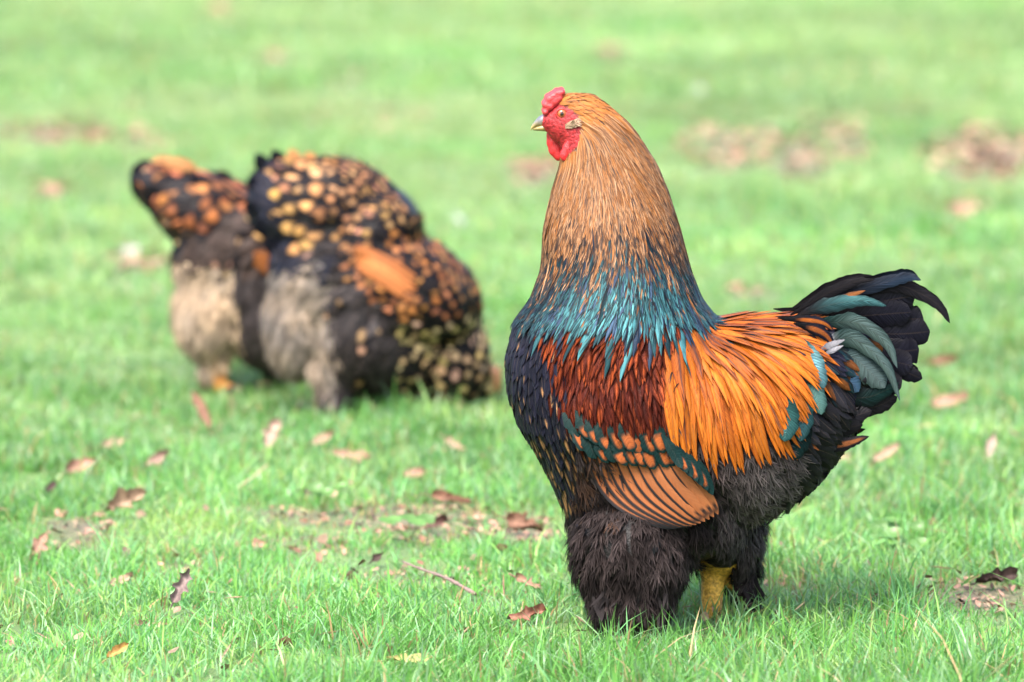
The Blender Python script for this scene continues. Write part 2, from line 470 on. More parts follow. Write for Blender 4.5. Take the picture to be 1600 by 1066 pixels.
def feathers_mesh(name, fl):
    me = bpy.data.meshes.new(name)
    V = np.concatenate([f.v for f in fl])
    offs = np.cumsum([0] + [len(f.v) for f in fl[:-1]])
    Q = np.concatenate([f.f + o for f, o in zip(fl, offs)])
    me.vertices.add(len(V)); me.vertices.foreach_set('co', V.astype(np.float32).ravel())
    me.loops.add(len(Q) * 4); me.loops.foreach_set('vertex_index', Q.astype(np.int32).ravel())
    me.polygons.add(len(Q)); me.polygons.foreach_set('loop_start', np.arange(len(Q), dtype=np.int32) * 4)
    me.polygons.foreach_set('use_smooth', np.ones(len(Q), dtype=bool))
    me.update(calc_edges=True)
    color_attr(me, np.concatenate([f.c for f in fl]))
    a = me.attributes.new('seed', 'FLOAT', 'POINT')
    a.data.foreach_set('value', np.concatenate([np.full(len(f.v), f.seed) for f in fl]).astype(np.float32))
    uv = me.uv_layers.new(name='UVMap')
    UVv = np.concatenate([f.uv for f in fl])
    uv.data.foreach_set('uv', UVv[Q.ravel()].astype(np.float32).ravel())
    return me

def emit(fl, part, plumage, parent, mat, limit):
    """the largest feathers seen become parts of their own, the rest one plumage part"""
    fl = sorted(fl, key=lambda f: -f.score)
    single = [f for f in fl[:limit] if f.score > 0]
    rest = fl[len(single):]
    for f in single:
        link(part, feathers_mesh(part, [f]), parent, mat)
    if rest:
        o = link(plumage, feathers_mesh(plumage, rest), parent, mat)
        o['kind'] = 'stuff'

# width profiles over v (0..1)
def prof_lance(v):  return np.clip(np.minimum(0.55 + v * 1.5, 1.0) * np.clip((1 - v) / 0.45, 0, 1) ** 0.75, 0.02, 1)
def prof_round(v):  return np.clip(np.minimum(0.25 + v * 1.9, 1.0) * np.sqrt(np.clip(1 - np.clip((v - 0.55) / 0.45, 0, 1) ** 2, 0, 1)), 0.04, 1)
def prof_blunt(v):  return np.clip(np.minimum(0.25 + v * 2.2, 1.0) * np.sqrt(np.clip(1 - np.clip((v - 0.8) / 0.2, 0, 1) ** 2, 0, 1)), 0.08, 1)
def prof_sickle(v): return np.clip(np.minimum(0.12 + v * 2.6, 1.0) * np.clip((1 - v) / 0.6, 0, 1) ** 0.6, 0.03, 1)

class Body:
    """a bird's continuous body mesh, measured in photo pixels on the bird's own upright plane"""
    def __init__(self, Y0):
        self.Y0 = Y0
        self.bm = bmesh.new()
        self.s = (on_plane(1300, 533, Y0).x - on_plane(300, 533, Y0).x) / 1000.0   # metres per photo pixel
    def pt(self, px, py, yo=0.0):
        p = on_plane(px, py, self.Y0)
        return Vector((p.x, p.y + yo, p.z))
    def ring_loft(self, rings):
        vr = [[self.bm.verts.new(p) for p in r] for r in rings]
        n = len(vr[0])
        for a, b in zip(vr[:-1], vr[1:]):
            for i in range(n):
                self.bm.faces.new((a[i], a[(i + 1) % n], b[(i + 1) % n], b[i]))
        self.bm.faces.new(list(reversed(vr[0])))
        self.bm.faces.new(vr[-1])
    def loft_z(self, rows):
        rings = []
        for py, xf, xb, hw in rows:
            a, b = self.pt(xf, py), self.pt(xb, py)
            c = (a + b) / 2
            r = (b.x - a.x) / 2
            rings.append([(c.x + r * math.cos(t), c.y + hw * math.sin(t), c.z) for t in np.linspace(0, 2 * np.pi, 40, endpoint=False)])
        self.ring_loft(rings)
    def loft_x(self, cols):
        rings = []
        for px, yt, yb, hw in cols:
            a, b = self.pt(px, yt), self.pt(px, yb)
            c = (a + b) / 2
            r = (a.z - b.z) / 2
            rings.append([(c.x, c.y + hw * math.sin(t), c.z + r * math.cos(t)) for t in np.linspace(0, 2 * np.pi, 40, endpoint=False)])
        self.ring_loft(rings)
    def ell(self, px, py, rx, ry, ang, yo, rd):
        c = self.pt(px, py, yo)
        m = Matrix.Translation(c) @ Matrix.Rotation(math.radians(ang), 4, 'Y') @ Matrix.Diagonal((rx * self.s, rd, ry * self.s, 1))
        bmesh.ops.create_uvsphere(self.bm, u_segments=32, v_segments=20, radius=1, matrix=m)
    def tube(self, pts):
        P = [self.pt(*p[:3]) if len(p) == 4 else p[0] for p in pts]
        R = [p[-1] for p in pts]
        rings = []
        for i, p in enumerate(P):
            t = (P[min(i + 1, len(P) - 1)] - P[max(i - 1, 0)]).normalized()
            e1 = t.cross(Vector((0.31, 0.95, 0.05))).normalized()
            e2 = t.cross(e1)
            rings.append([p + e1 * (R[i] * math.cos(a)) + e2 * (R[i] * math.sin(a)) for a in np.linspace(0, 2 * np.pi, 16, endpoint=False)])
        self.ring_loft(rings)
    def finish(self, voxel, smooth):
        bmesh.ops.recalc_face_normals(self.bm, faces=self.bm.faces)
        me = bpy.data.meshes.new('body_raw')
        self.bm.to_mesh(me); self.bm.free()
        o = bpy.data.objects.new('body_raw', me)
        COL.objects.link(o)
        r = o.modifiers.new('r', 'REMESH'); r.mode = 'VOXEL'; r.voxel_size = voxel
        s = o.modifiers.new('s', 'SMOOTH'); s.iterations = smooth; s.factor = 0.5
        dg = bpy.context.evaluated_depsgraph_get()
        self.me = bpy.data.meshes.new_from_object(o.evaluated_get(dg))
        bpy.data.objects.remove(o)
        self.me.shade_smooth()
        n = len(self.me.vertices)
        co = np.empty(n * 3, np.float32); self.me.vertices.foreach_get('co', co)
        self.co = co.reshape(-1, 3)
        self.me.calc_loop_triangles()
        t = np.empty(len(self.me.loop_triangles) * 3, np.int32); self.me.loop_triangles.foreach_get('vertices', t)
        self.tri = t.reshape(-1, 3)
        self.bvh = BVHTree.FromPolygons([Vector(c) for c in self.co], self.tri.tolist())
    def side_px(self, p):
        """photo pixel of a point as seen on the near flank (the far flank is its mirror image)"""
        y = self.Y0 - abs(p[1] - self.Y0)
        return to_px(p[0], y, p[2])
    def samples(self, n):
        a, b, c = (self.co[self.tri[:, k]] for k in range(3))
        ar = np.linalg.norm(np.cross(b - a, c - a), axis=1)
        k = rng.choice(len(ar), n, p=ar / ar.sum())
        u, v = rng.random(n), rng.random(n)
        sw = u + v > 1
        u[sw], v[sw] = 1 - u[sw], 1 - v[sw]
        P = a[k] + (b[k] - a[k]) * u[:, None] + (c[k] - a[k]) * v[:, None]
        N = np.cross(b[k] - a[k], c[k] - a[k])
        return P, N / (np.linalg.norm(N, axis=1)[:, None] + 1e-12)

class Flow:
    def __init__(self, pts):
        a = np.array(pts, float)
        self.p = a[:, :2]
        d = a[:, 2:4]
        self.d = d / np.linalg.norm(d, axis=1)[:, None]
    def __call__(self, px, py):
        w = 1.0 / (((self.p - (px, py)) ** 2).sum(1) + 60.0) ** 1.6
        d = (self.d * w[:, None]).sum(0)
        d /= np.linalg.norm(d) + 1e-9
        return d

def in_poly(x, y, poly):
    c = False
    j = len(poly) - 1
    for i in range(len(poly)):
        xi, yi = poly[i]; xj, yj = poly[j]
        if (yi > y) != (yj > y) and x < (xj - xi) * (y - yi) / (yj - yi) + xi:
            c = not c
        j = i
    return c

class Thin:
    """keeps scattered roots a minimum distance apart"""
    def __init__(self): self.g = {}
    def ok(self, p, r):
        k = (int(p[0] / r), int(p[1] / r), int(p[2] / r), round(r * 1e5))
        for dx in (-1, 0, 1):
            for dy in (-1, 0, 1):
                for dz in (-1, 0, 1):
                    for q in self.g.get((k[0] + dx, k[1] + dy, k[2] + dz, k[3]), ()):
                        if (q[0] - p[0]) ** 2 + (q[1] - p[1]) ** 2 + (q[2] - p[2]) ** 2 < r * r:
                            return False
        self.g.setdefault(k, []).append(p)
        return True

def lay_path(body, flow, p, n, L, steps, jitter, stiff=0.35, lift=(0.001, 0.006), follow=0.5):
    """walk over the body surface along the plumage flow"""
    pos, nor = Vector(p), Vector(n)
    px, py = body.side_px(pos)
    d = flow(px, py)
    a = random.gauss(0, jitter)
    d = Vector((d[0] * math.cos(a) - d[1] * math.sin(a), 0, -(d[0] * math.sin(a) + d[1] * math.cos(a))))
    d = d - nor * d.dot(nor)
    if d.length < 1e-3:
        d = Vector((0, 0, -1)) - nor * (-nor.z)
    d.normalize()
    P, N, T = [], [], []
    st = L / (steps - 1)
    for i in range(steps):
        t = i / (steps - 1)
        P.append(pos + nor * (lift[0] + (lift[1] - lift[0]) * t)); N.append(nor.copy()); T.append(d.copy())
        nx = pos + d * st
        loc, nn, _, dist = body.bvh.find_nearest(nx)
        if loc is None:
            break
        if nn.dot(nor) < 0: nn = -nn
        k = stiff + (1 - stiff) * 0.0
        pos = loc.lerp(nx, k)
        nor = nn.lerp(nor, stiff).normalized()
        px, py = body.side_px(pos)
        fd = flow(px, py)
        g = Vector((fd[0], 0, -fd[1]))
        d = d.lerp(g - nor * g.dot(nor), (1 - follow) * 0.0 + follow * 0.5)
        d = d - nor * d.dot(nor)
        if d.length < 1e-4: d = T[-1].copy()
        d.normalize()
    P, N, T = (np.array([list(q) for q in a]) for a in (P, N, T))
    return P, N, T

def surface_feather(body, flow, p, n, L, W, prof, colfun, steps=7, cols=3, jitter=0.12, lift=(0.001, 0.006), camber=0.25, stiff=0.3, roll=0.18, follow=0.5):
    P, N, T = lay_path(body, flow, p, n, L, steps, jitter, stiff, lift, follow)
    S = np.cross(N, T)
    S /= np.linalg.norm(S, axis=1)[:, None] + 1e-9
    r = random.gauss(0, roll)
    S2 = S * math.cos(r) + N * math.sin(r)
    N2 = N * math.cos(r) - S * math.sin(r)
    v = np.linspace(0, 1, len(P))
    f = rows_to_feather(P, N2, S2, prof(v) * W * 0.5, camber, cols, colfun, random.random() * 50)
    near = -N[len(N) // 2][1]
    f.score = L * W * max(0.0, near + 0.15) * 1e4
    return f

def fluff_feather(body, flow, p, n, L, spread, ca, cb, nb=16, lift=0.012):
    """a downy feather: loose barbs fanning out of a short shaft"""
    P, N, T = lay_path(body, flow, p, n, L * 0.75, 4, 0.25, 0.3, (0.0, lift))
    out = []
    S = np.cross(N, T)
    V, Fq, C = [], [], []
    for b in range(nb):
        u = random.uniform(-1, 1)
        k = random.uniform(0, 2.2)
        i0 = int(k); t = k - i0
        q = P[i0] * (1 - t) + P[min(i0 + 1, 3)] * t
        nn, tt, ss = N[i0], T[i0], S[i0]
        l = L * random.uniform(0.25, 0.6)
        dirv = tt * random.uniform(0.7, 1.1) + ss * u * spread + nn * random.uniform(-0.05, 0.4)
        dirv = dirv / np.linalg.norm(dirv)
        w = random.uniform(0.0005, 0.0011)
        q1 = q + dirv * l * 0.55
        droop = tt * 0.35 - nn * 0.12
        q2 = q1 + (dirv + droop) * l * 0.45
        sd_ = np.cross(dirv, nn); sd_ = sd_ / (np.linalg.norm(sd_) + 1e-9) * w
        o = len(V)
        V += [q - sd_, q + sd_, q1 - sd_ * 0.8, q1 + sd_ * 0.8, q2 - sd_ * 0.15, q2 + sd_ * 0.15]
        Fq += [[o, o + 1, o + 3, o + 2], [o + 2, o + 3, o + 5, o + 4]]
        br = random.uniform(0.6, 1.3)
        C += [ca * br, ca * br, (ca * .5 + cb * .5) * br, (ca * .5 + cb * .5) * br, cb * br, cb * br]
    f = Feather()
    f.v = np.array(V); f.f = np.array(Fq)
    f.c = np.concatenate([np.array(C), np.zeros((len(C), 1))], 1)
    f.uv = np.tile(np.array([[0.5, 0.5]]), (len(V), 1))
    f.seed = random.random() * 50
    f.score = 0
    return f

def catmull(pts, n):
    P = np.array(pts, float)
    P = np.vstack([2 * P[0] - P[1], P, 2 * P[-1] - P[-2]])
    m = len(P) - 3
    out = []
    for t in np.linspace(0, m - 1e-6, n):
        i = int(t); f = t - i
        a, b, c, d = P[i:i + 4]
        out.append(0.5 * (2 * b + (c - a) * f + (2 * a - 5 * b + 4 * c - d) * f * f + (3 * b - a - 3 * c + d) * f ** 3))
    return np.array(out)

def plane_feather(body, pts, Wpx, prof, colfun, yo=(0.0, 0.0), rows=16, cols=7, camber=0.18, tilt=0.0, on_body=False, lift=0.006, mirror=False, roll=0.0, rag=0.0):
    """a long feather whose curve is drawn on the bird's upright plane (or laid onto its flank)"""
    q = catmull(pts, rows)
    v = np.linspace(0, 1, rows)
    P = []
    lasty = None
    for (px, py), t in zip(q, v):
        if on_body:
            d = ray(px, py)
            hit, nn, _, _ = body.bvh.ray_cast(CAM, d)
            y = hit.y - lift * (0.3 + t) if hit is not None and hit.y < body.Y0 + 0.02 else (lasty if lasty is not None else body.Y0 - 0.09)
            if lasty is not None:
                y = min(max(y, lasty - 0.006), lasty + 0.010)
            lasty = y
        else:
            y = body.Y0 + yo[0] + (yo[1] - yo[0]) * t
        p = on_plane(px, py, y)
        P.append((p.x, p.y, p.z))
    P = np.array(P)
    T = np.gradient(P, axis=0); T /= np.linalg.norm(T, axis=1)[:, None]
    N0 = np.array([0, -math.cos(tilt), math.sin(tilt)])
    N = N0[None] - T * (T @ N0)[:, None]
    N /= np.linalg.norm(N, axis=1)[:, None]
    S = np.cross(N, T)
    S, N = S * math.cos(roll) + N * math.sin(roll), N * math.cos(roll) - S * math.sin(roll)
    W = prof(v) * Wpx * body.s * 0.5
    f = rows_to_feather(P, N, S, W, camber, cols, colfun, random.random() * 50, rag)
    f.score = 100 + Wpx
    if not mirror:
        return [f]
    g = Feather()
    g.v = f.v.copy(); g.v[:, 1] = 2 * body.Y0 - g.v[:, 1]
    g.f = f.f[:, ::-1]; g.c = f.c; g.uv = f.uv; g.seed = f.seed; g.score = 0
    return [f, g]

def lerp3(a, b, t):
    return np.asarray(a)[None] * (1 - t[:, None]) + np.asarray(b)[None] * t[:, None]
def rgba(c, metal=0.0):
    return np.concatenate([np.clip(c, 0, 1), np.full((len(c), 1), metal) if np.isscalar(metal) else metal[:, None]], 1)
def sstep(a, b, x):
    t = np.clip((x - a) / (b - a), 0, 1)
    return t * t * (3 - 2 * t)

def simple_object(name, bm, parent, mat, colour, voxel=None, smooth=4, colfun=None):
    me = bpy.data.meshes.new(name)
    bmesh.ops.recalc_face_normals(bm, faces=bm.faces)
    bm.to_mesh(me); bm.free()
    if voxel:
        o = bpy.data.objects.new('raw', me); COL.objects.link(o)
        r = o.modifiers.new('r', 'REMESH'); r.mode = 'VOXEL'; r.voxel_size = voxel
        s = o.modifiers.new('s', 'SMOOTH'); s.iterations = smooth; s.factor = 0.5
        me = bpy.data.meshes.new_from_object(o.evaluated_get(bpy.context.evaluated_depsgraph_get()))
        me.name = name
        bpy.data.objects.remove(o)
    me.shade_smooth()
    n = len(me.vertices)
    if colfun:
        co = np.empty(n * 3, np.float32); me.vertices.foreach_get('co', co)
        c = colfun(co.reshape(-1, 3))
    else:
        c = np.tile(np.array(colour), (n, 1))
    color_attr(me, np.concatenate([c, np.ones((n, 1))], 1))
    return link(name, me, parent, mat)

def add_ell(bm, c, r, rot=None, seg=16):
    m = Matrix.Translation(c) @ (rot or Matrix.Identity(4)) @ Matrix.Diagonal((*r, 1))
    bmesh.ops.create_uvsphere(bm, u_segments=seg, v_segments=max(8, seg // 2 + 2), radius=1, matrix=m)

# ------------------------------------------------------------------ the rooster
R = Body(0.0)
R.loft_z([(148, 876, 926, .014), (165, 866, 950, .021), (190, 866, 978, .027), (220, 876, 1000, .034), (260, 876, 1024, .044),
          (300, 866, 1040, .056), (360, 854, 1058, .076), (420, 852, 1072, .094), (470, 836, 1090, .110), (510, 806, 1120, .120),
          (560, 793, 1150, .128), (610, 795, 1170, .131), (660, 811, 1180, .130), (710, 842, 1180, .126), (760, 868, 1180, .118),
          (810, 890, 1170, .112), (850, 900, 1150, .090), (875, 930, 1100, .060)])
R.loft_x([(960, 500, 760, .122), (1040, 500, 800, .126), (1120, 502, 820, .124), (1180, 502, 810, .114), (1230, 503, 780, .098),
          (1270, 503, 740, .076), (1310, 505, 690, .052), (1345, 505, 620, .030), (1370, 500, 570, .014)])
R.ell(880, 195, 26, 34, -10, 0, .021)                        # face
R.ell(858, 190, 14, 18, 0, 0, .013)
for s in (-1, 1):
    R.ell(985, 640, 128, 108, 28, s * .088, .050)            # folded wing
R.ell(985, 850, 90, 95, 0, -.065, .072)                      # near thigh
R.ell(985, 912, 66, 60, 0, -.070, .060)
R.ell(966, 960, 30, 24, 0, -.075, .045)
R.ell(1008, 958, 26, 22, 0, -.075, .040)
R.ell(1130, 840, 62, 72, 0, .060, .070)                      # far thigh
R.ell(1158, 900, 30, 40, 10, .085, .035)
R.ell(1168, 948, 20, 20, 0, .090, .030)
R.tube([(1112, 850, .045, .022), (1116, 910, .045, .0165), (1114, 950, .045, .0145), (1112, 995, .045, .0145)])
for dx, dy in ((-.055, -.02), (-.06, .02), (-.045, .05), (.03, .01)):    # toes of the far foot
    a = R.pt(1110, 985, .045)
    R.tube([(a + Vector((0, 0, -.012)), .012), (a + Vector((dx * .6, dy * .6, -.008)), .010), (a + Vector((dx, dy, -.010)), .007)])
R.tube([(1000, 930, -.07, .016), (1003, 960, -.07, .013), (1000, 998, -.07, .013)])
for dx, dy in ((-.055, -.03), (-.07, .0), (-.05, .035), (.03, .0)):
    a = R.pt(1000, 998, -.07)
    R.tube([(a + Vector((0, 0, .006)), .012), (a + Vector((dx * .6, dy * .6, .006)), .009), (a + Vector((dx, dy, -.002)), .006)])
R.finish(0.0042, 7)

FACE = [(838, 176), (850, 160), (864, 159), (884, 165), (900, 176), (907, 188), (908, 204), (905, 228), (890, 242), (866, 240), (850, 226), (840, 205)]
rooster = empty('rooster', (R.pt(1040, 985).x, 0, 0))
tag(rooster, 'large rooster with orange neck, teal hackle and black feathered legs standing in focus', 'rooster', 'brahma chickens feeding on the lawn')

def body_colours(B, fn):
    c = np.empty((len(B.co), 3))
    ys = B.Y0 - np.abs(B.co[:, 1] - B.Y0)
    px, py = to_px(B.co[:, 0], ys, B.co[:, 2])
    for i in range(len(c)):
        c[i] = fn(px[i], py[i], B.co[i])
    color_attr(B.me, np.concatenate([c, np.ones((len(c), 1))], 1))
def rooster_skin(px, py, co):
    if in_poly(px, py, FACE): return (.22, .012, .014)
    if py > 862 and 1078 < px < 1152 and abs(co[1] - .045) < .034: return (.55, .30, .05)
    if py > 955 and co[2] < .035: return (.3, .17, .04)
    if py < 400: return (.07, .028, .008)
    if 1050 < px < 1260 and py < 650: return (.10, .025, .004)
    return (.006, .005, .005)
body_colours(R, rooster_skin)
R.me.name = 'body'
link('body', R.me, rooster, M_SKIN)

RFLOW = Flow([(880, 150, .8, .1), (910, 155, .9, .4), (945, 175, .7, .7), (985, 220, .5, .85), (912, 190, .7, .5), (915, 220, .2, 1), (900, 255, -.1, 1), (950, 250, .25, 1), (1010, 265, .5, .9),
              (1045, 330, .3, 1), (870, 330, -.12, 1), (920, 330, 0, 1), (970, 340, .1, 1), (1062, 400, .2, 1), (850, 420, -.3, 1), (900, 430, -.35, 1), (955, 440, -.3, 1),
              (1005, 450, -.12, 1), (1045, 450, .02, 1), (1085, 440, .45, .9), (880, 480, -.55, .8), (930, 500, -.55, .8), (980, 520, -.4, .9), (1040, 510, -.1, 1), (1095, 480, .5, .8),
              (815, 495, -.3, 1), (800, 560, 0, 1), (812, 620, .25, 1), (840, 690, .4, 1), (880, 770, .3, 1), (850, 560, .05, 1), (870, 650, .3, 1),
              (900, 560, .05, 1), (1000, 580, .08, 1), (1040, 640, .1, 1), (940, 640, .15, 1), (950, 690, .5, .9), (1060, 690, .5, .9),
              (1075, 580, -.02, 1), (1070, 640, 0, 1), (1110, 530, .3, .9), (1160, 505, .95, .3), (1120, 600, .1, 1), (1160, 560, .45, .9), (1200, 530, .8, .55), (1200, 580, .5, .9), (1250, 540, .8, .6),
              (1170, 640, .2, 1), (1240, 505, .98, .15), (1290, 500, .98, .0), (1260, 600, .5, .9), (1300, 560, .9, .4),
              (950, 830, -.05, 1), (900, 880, -.1, 1), (1050, 830, .1, 1), (1150, 760, .35, .9), (1200, 780, .7, .7), (1000, 930, 0, 1), (1170, 850, .3, 1), (1170, 930, .25, 1), (910, 950, -.4, 1),
              (1280, 680, .95, .35), (1300, 720, .85, .5), (1250, 720, .8, .6)])

ORANGE, GOLD, PALE = np.array([.22, .070, .012]), np.array([.22, .085, .018]), np.array([.34, .20, .11])
BLACK, NAVY = np.array([.0045, .004, .005]), np.array([.0042, .0042, .0085])
TEAL, TEALHI, GREENB = np.array([.006, .020, .026]), np.array([.060, .200, .215]), np.array([.003, .012, .011])
MAHOG, REDOR = np.array([.042, .006, .003]), np.array([.20, .036, .008])
SADDLE, SADHI = np.array([.28, .066, .005]), np.array([.36, .105, .009])
TAN = np.array([.205, .064, .020])

def col_hackle_gold(base, tipdark=0.0):
    dkk = random.uniform(.35, 1.0)
    ed = random.uniform(.0, .8)
    def fn(u, v):
        c = lerp3(base, PALE, sstep(.55, 1.0, np.abs(u)) * ed)
        m = (1 - sstep(.15, .75, np.abs(u))) * sstep(.2, .5, v) * dkk
        c = lerp3_arr(c, BLACK * 2.2, m)
        if tipdark: c = lerp3_arr(c, BLACK * 1.5, sstep(.45, .75, v + .25 * (1 - np.abs(u))) * tipdark)
        return rgba(c, 0.0)
    return fn
def lerp3_arr(c, b, t):
    return c * (1 - t[:, None]) + np.asarray(b)[None] * t[:, None]
def col_hackle_teal(x=960, y=480):
    k = random.uniform(0, 1) * np.clip((y - 400) / 90, .05, 1) * np.clip(1 - abs(x - 985) / 150, .12, 1)
    hi = TEAL * (1 - k) + TEALHI * k
    purple = random.random() < .22
    if purple: hi = hi * np.array([.8, .45, .7])
    gold_edge = random.random() < .16
    def fn(u, v):
        c = lerp3(BLACK * 1.2, hi, sstep(.30, .62, v) * (1 - sstep(.40, .85, np.abs(u))))
        if gold_edge:
            c = lerp3_arr(c, GOLD * .8, (sstep(.5, 1, u) * .9) * (1 - sstep(.55, .8, v)))
        m = .5 * sstep(.3, .62, v) * (1 - sstep(.4, .85, np.abs(u)))
        return rgba(c, m)
    return fn
def col_breast():
    r = random.random()
    g = np.array([.26, .13, .05]) * random.uniform(.6, 1.1)
    nv = NAVY * random.uniform(.7, 1.6)
    sheen = random.random() < .3
    def fn(u, v):
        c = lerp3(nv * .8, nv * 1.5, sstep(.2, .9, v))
        if r < .13:
            c = lerp3_arr(c, g, (1 - sstep(.12, .4, np.abs(u))) * sstep(.6, .76, v) * .95)
        return rgba(c, .3 if sheen else .05)
    return fn
def col_breast_low():
    g = np.array([.24, .12, .045]) * random.uniform(.6, 1.1)
    def fn(u, v):
        c = lerp3(BLACK * 1.3, g, (1 - sstep(.1, .5, np.abs(u - .1))) * sstep(.3, .5, v) * (1 - sstep(.9, 1.0, v)))
        return rgba(c, .1)
    return fn
def col_bow(x=960, y=600):
    k = np.clip(random.random() ** 2.4 + np.clip((565 - y) / 45, 0, .6) * random.random(), 0, 1)
    hi = MAHOG * (1 - k) + REDOR * k
    dk = MAHOG * random.uniform(.25, .8)
    def fn(u, v):
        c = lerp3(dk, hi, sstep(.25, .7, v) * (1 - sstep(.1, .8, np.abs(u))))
        return rgba(c, .3)
    return fn
def col_saddle(dark):
    k = random.random()
    b = (SADDLE * (1 - k) + SADHI * k) * random.uniform(.62, 1.08)
    st = random.random() < (.8 if dark > .4 else .12)
    def fn(u, v):
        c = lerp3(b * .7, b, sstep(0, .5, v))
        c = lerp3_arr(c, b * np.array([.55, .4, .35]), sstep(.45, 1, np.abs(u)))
        if dark > 0:
            c = lerp3_arr(c, MAHOG * 1.5, np.full_like(u, min(1, dark * .55)))
        if st:
            c = lerp3_arr(c, NAVY * 1.6, (1 - sstep(.2, .6, np.abs(u))) * sstep(.15, .4, v) * .85)
        return rgba(c, .0)
    return fn

LOWLINE = [(830, 396), (880, 426), (940, 458), (1000, 470), (1060, 468), (1085, 468), (1125, 480)]
def lowline(x):
    return float(np.interp(x, [p[0] for p in LOWLINE], [p[1] for p in LOWLINE]))
BRX = ([470, 560, 640, 720, 790], [872, 868, 884, 915, 905])
WING = [(855, 520), (900, 480), (1050, 490), (1052, 640), (1045, 690), (1000, 690), (900, 655), (868, 590)]
SADR = [(1052, 520), (1085, 480), (1130, 494), (1226, 494), (1222, 545), (1195, 600), (1160, 612), (1055, 600)]

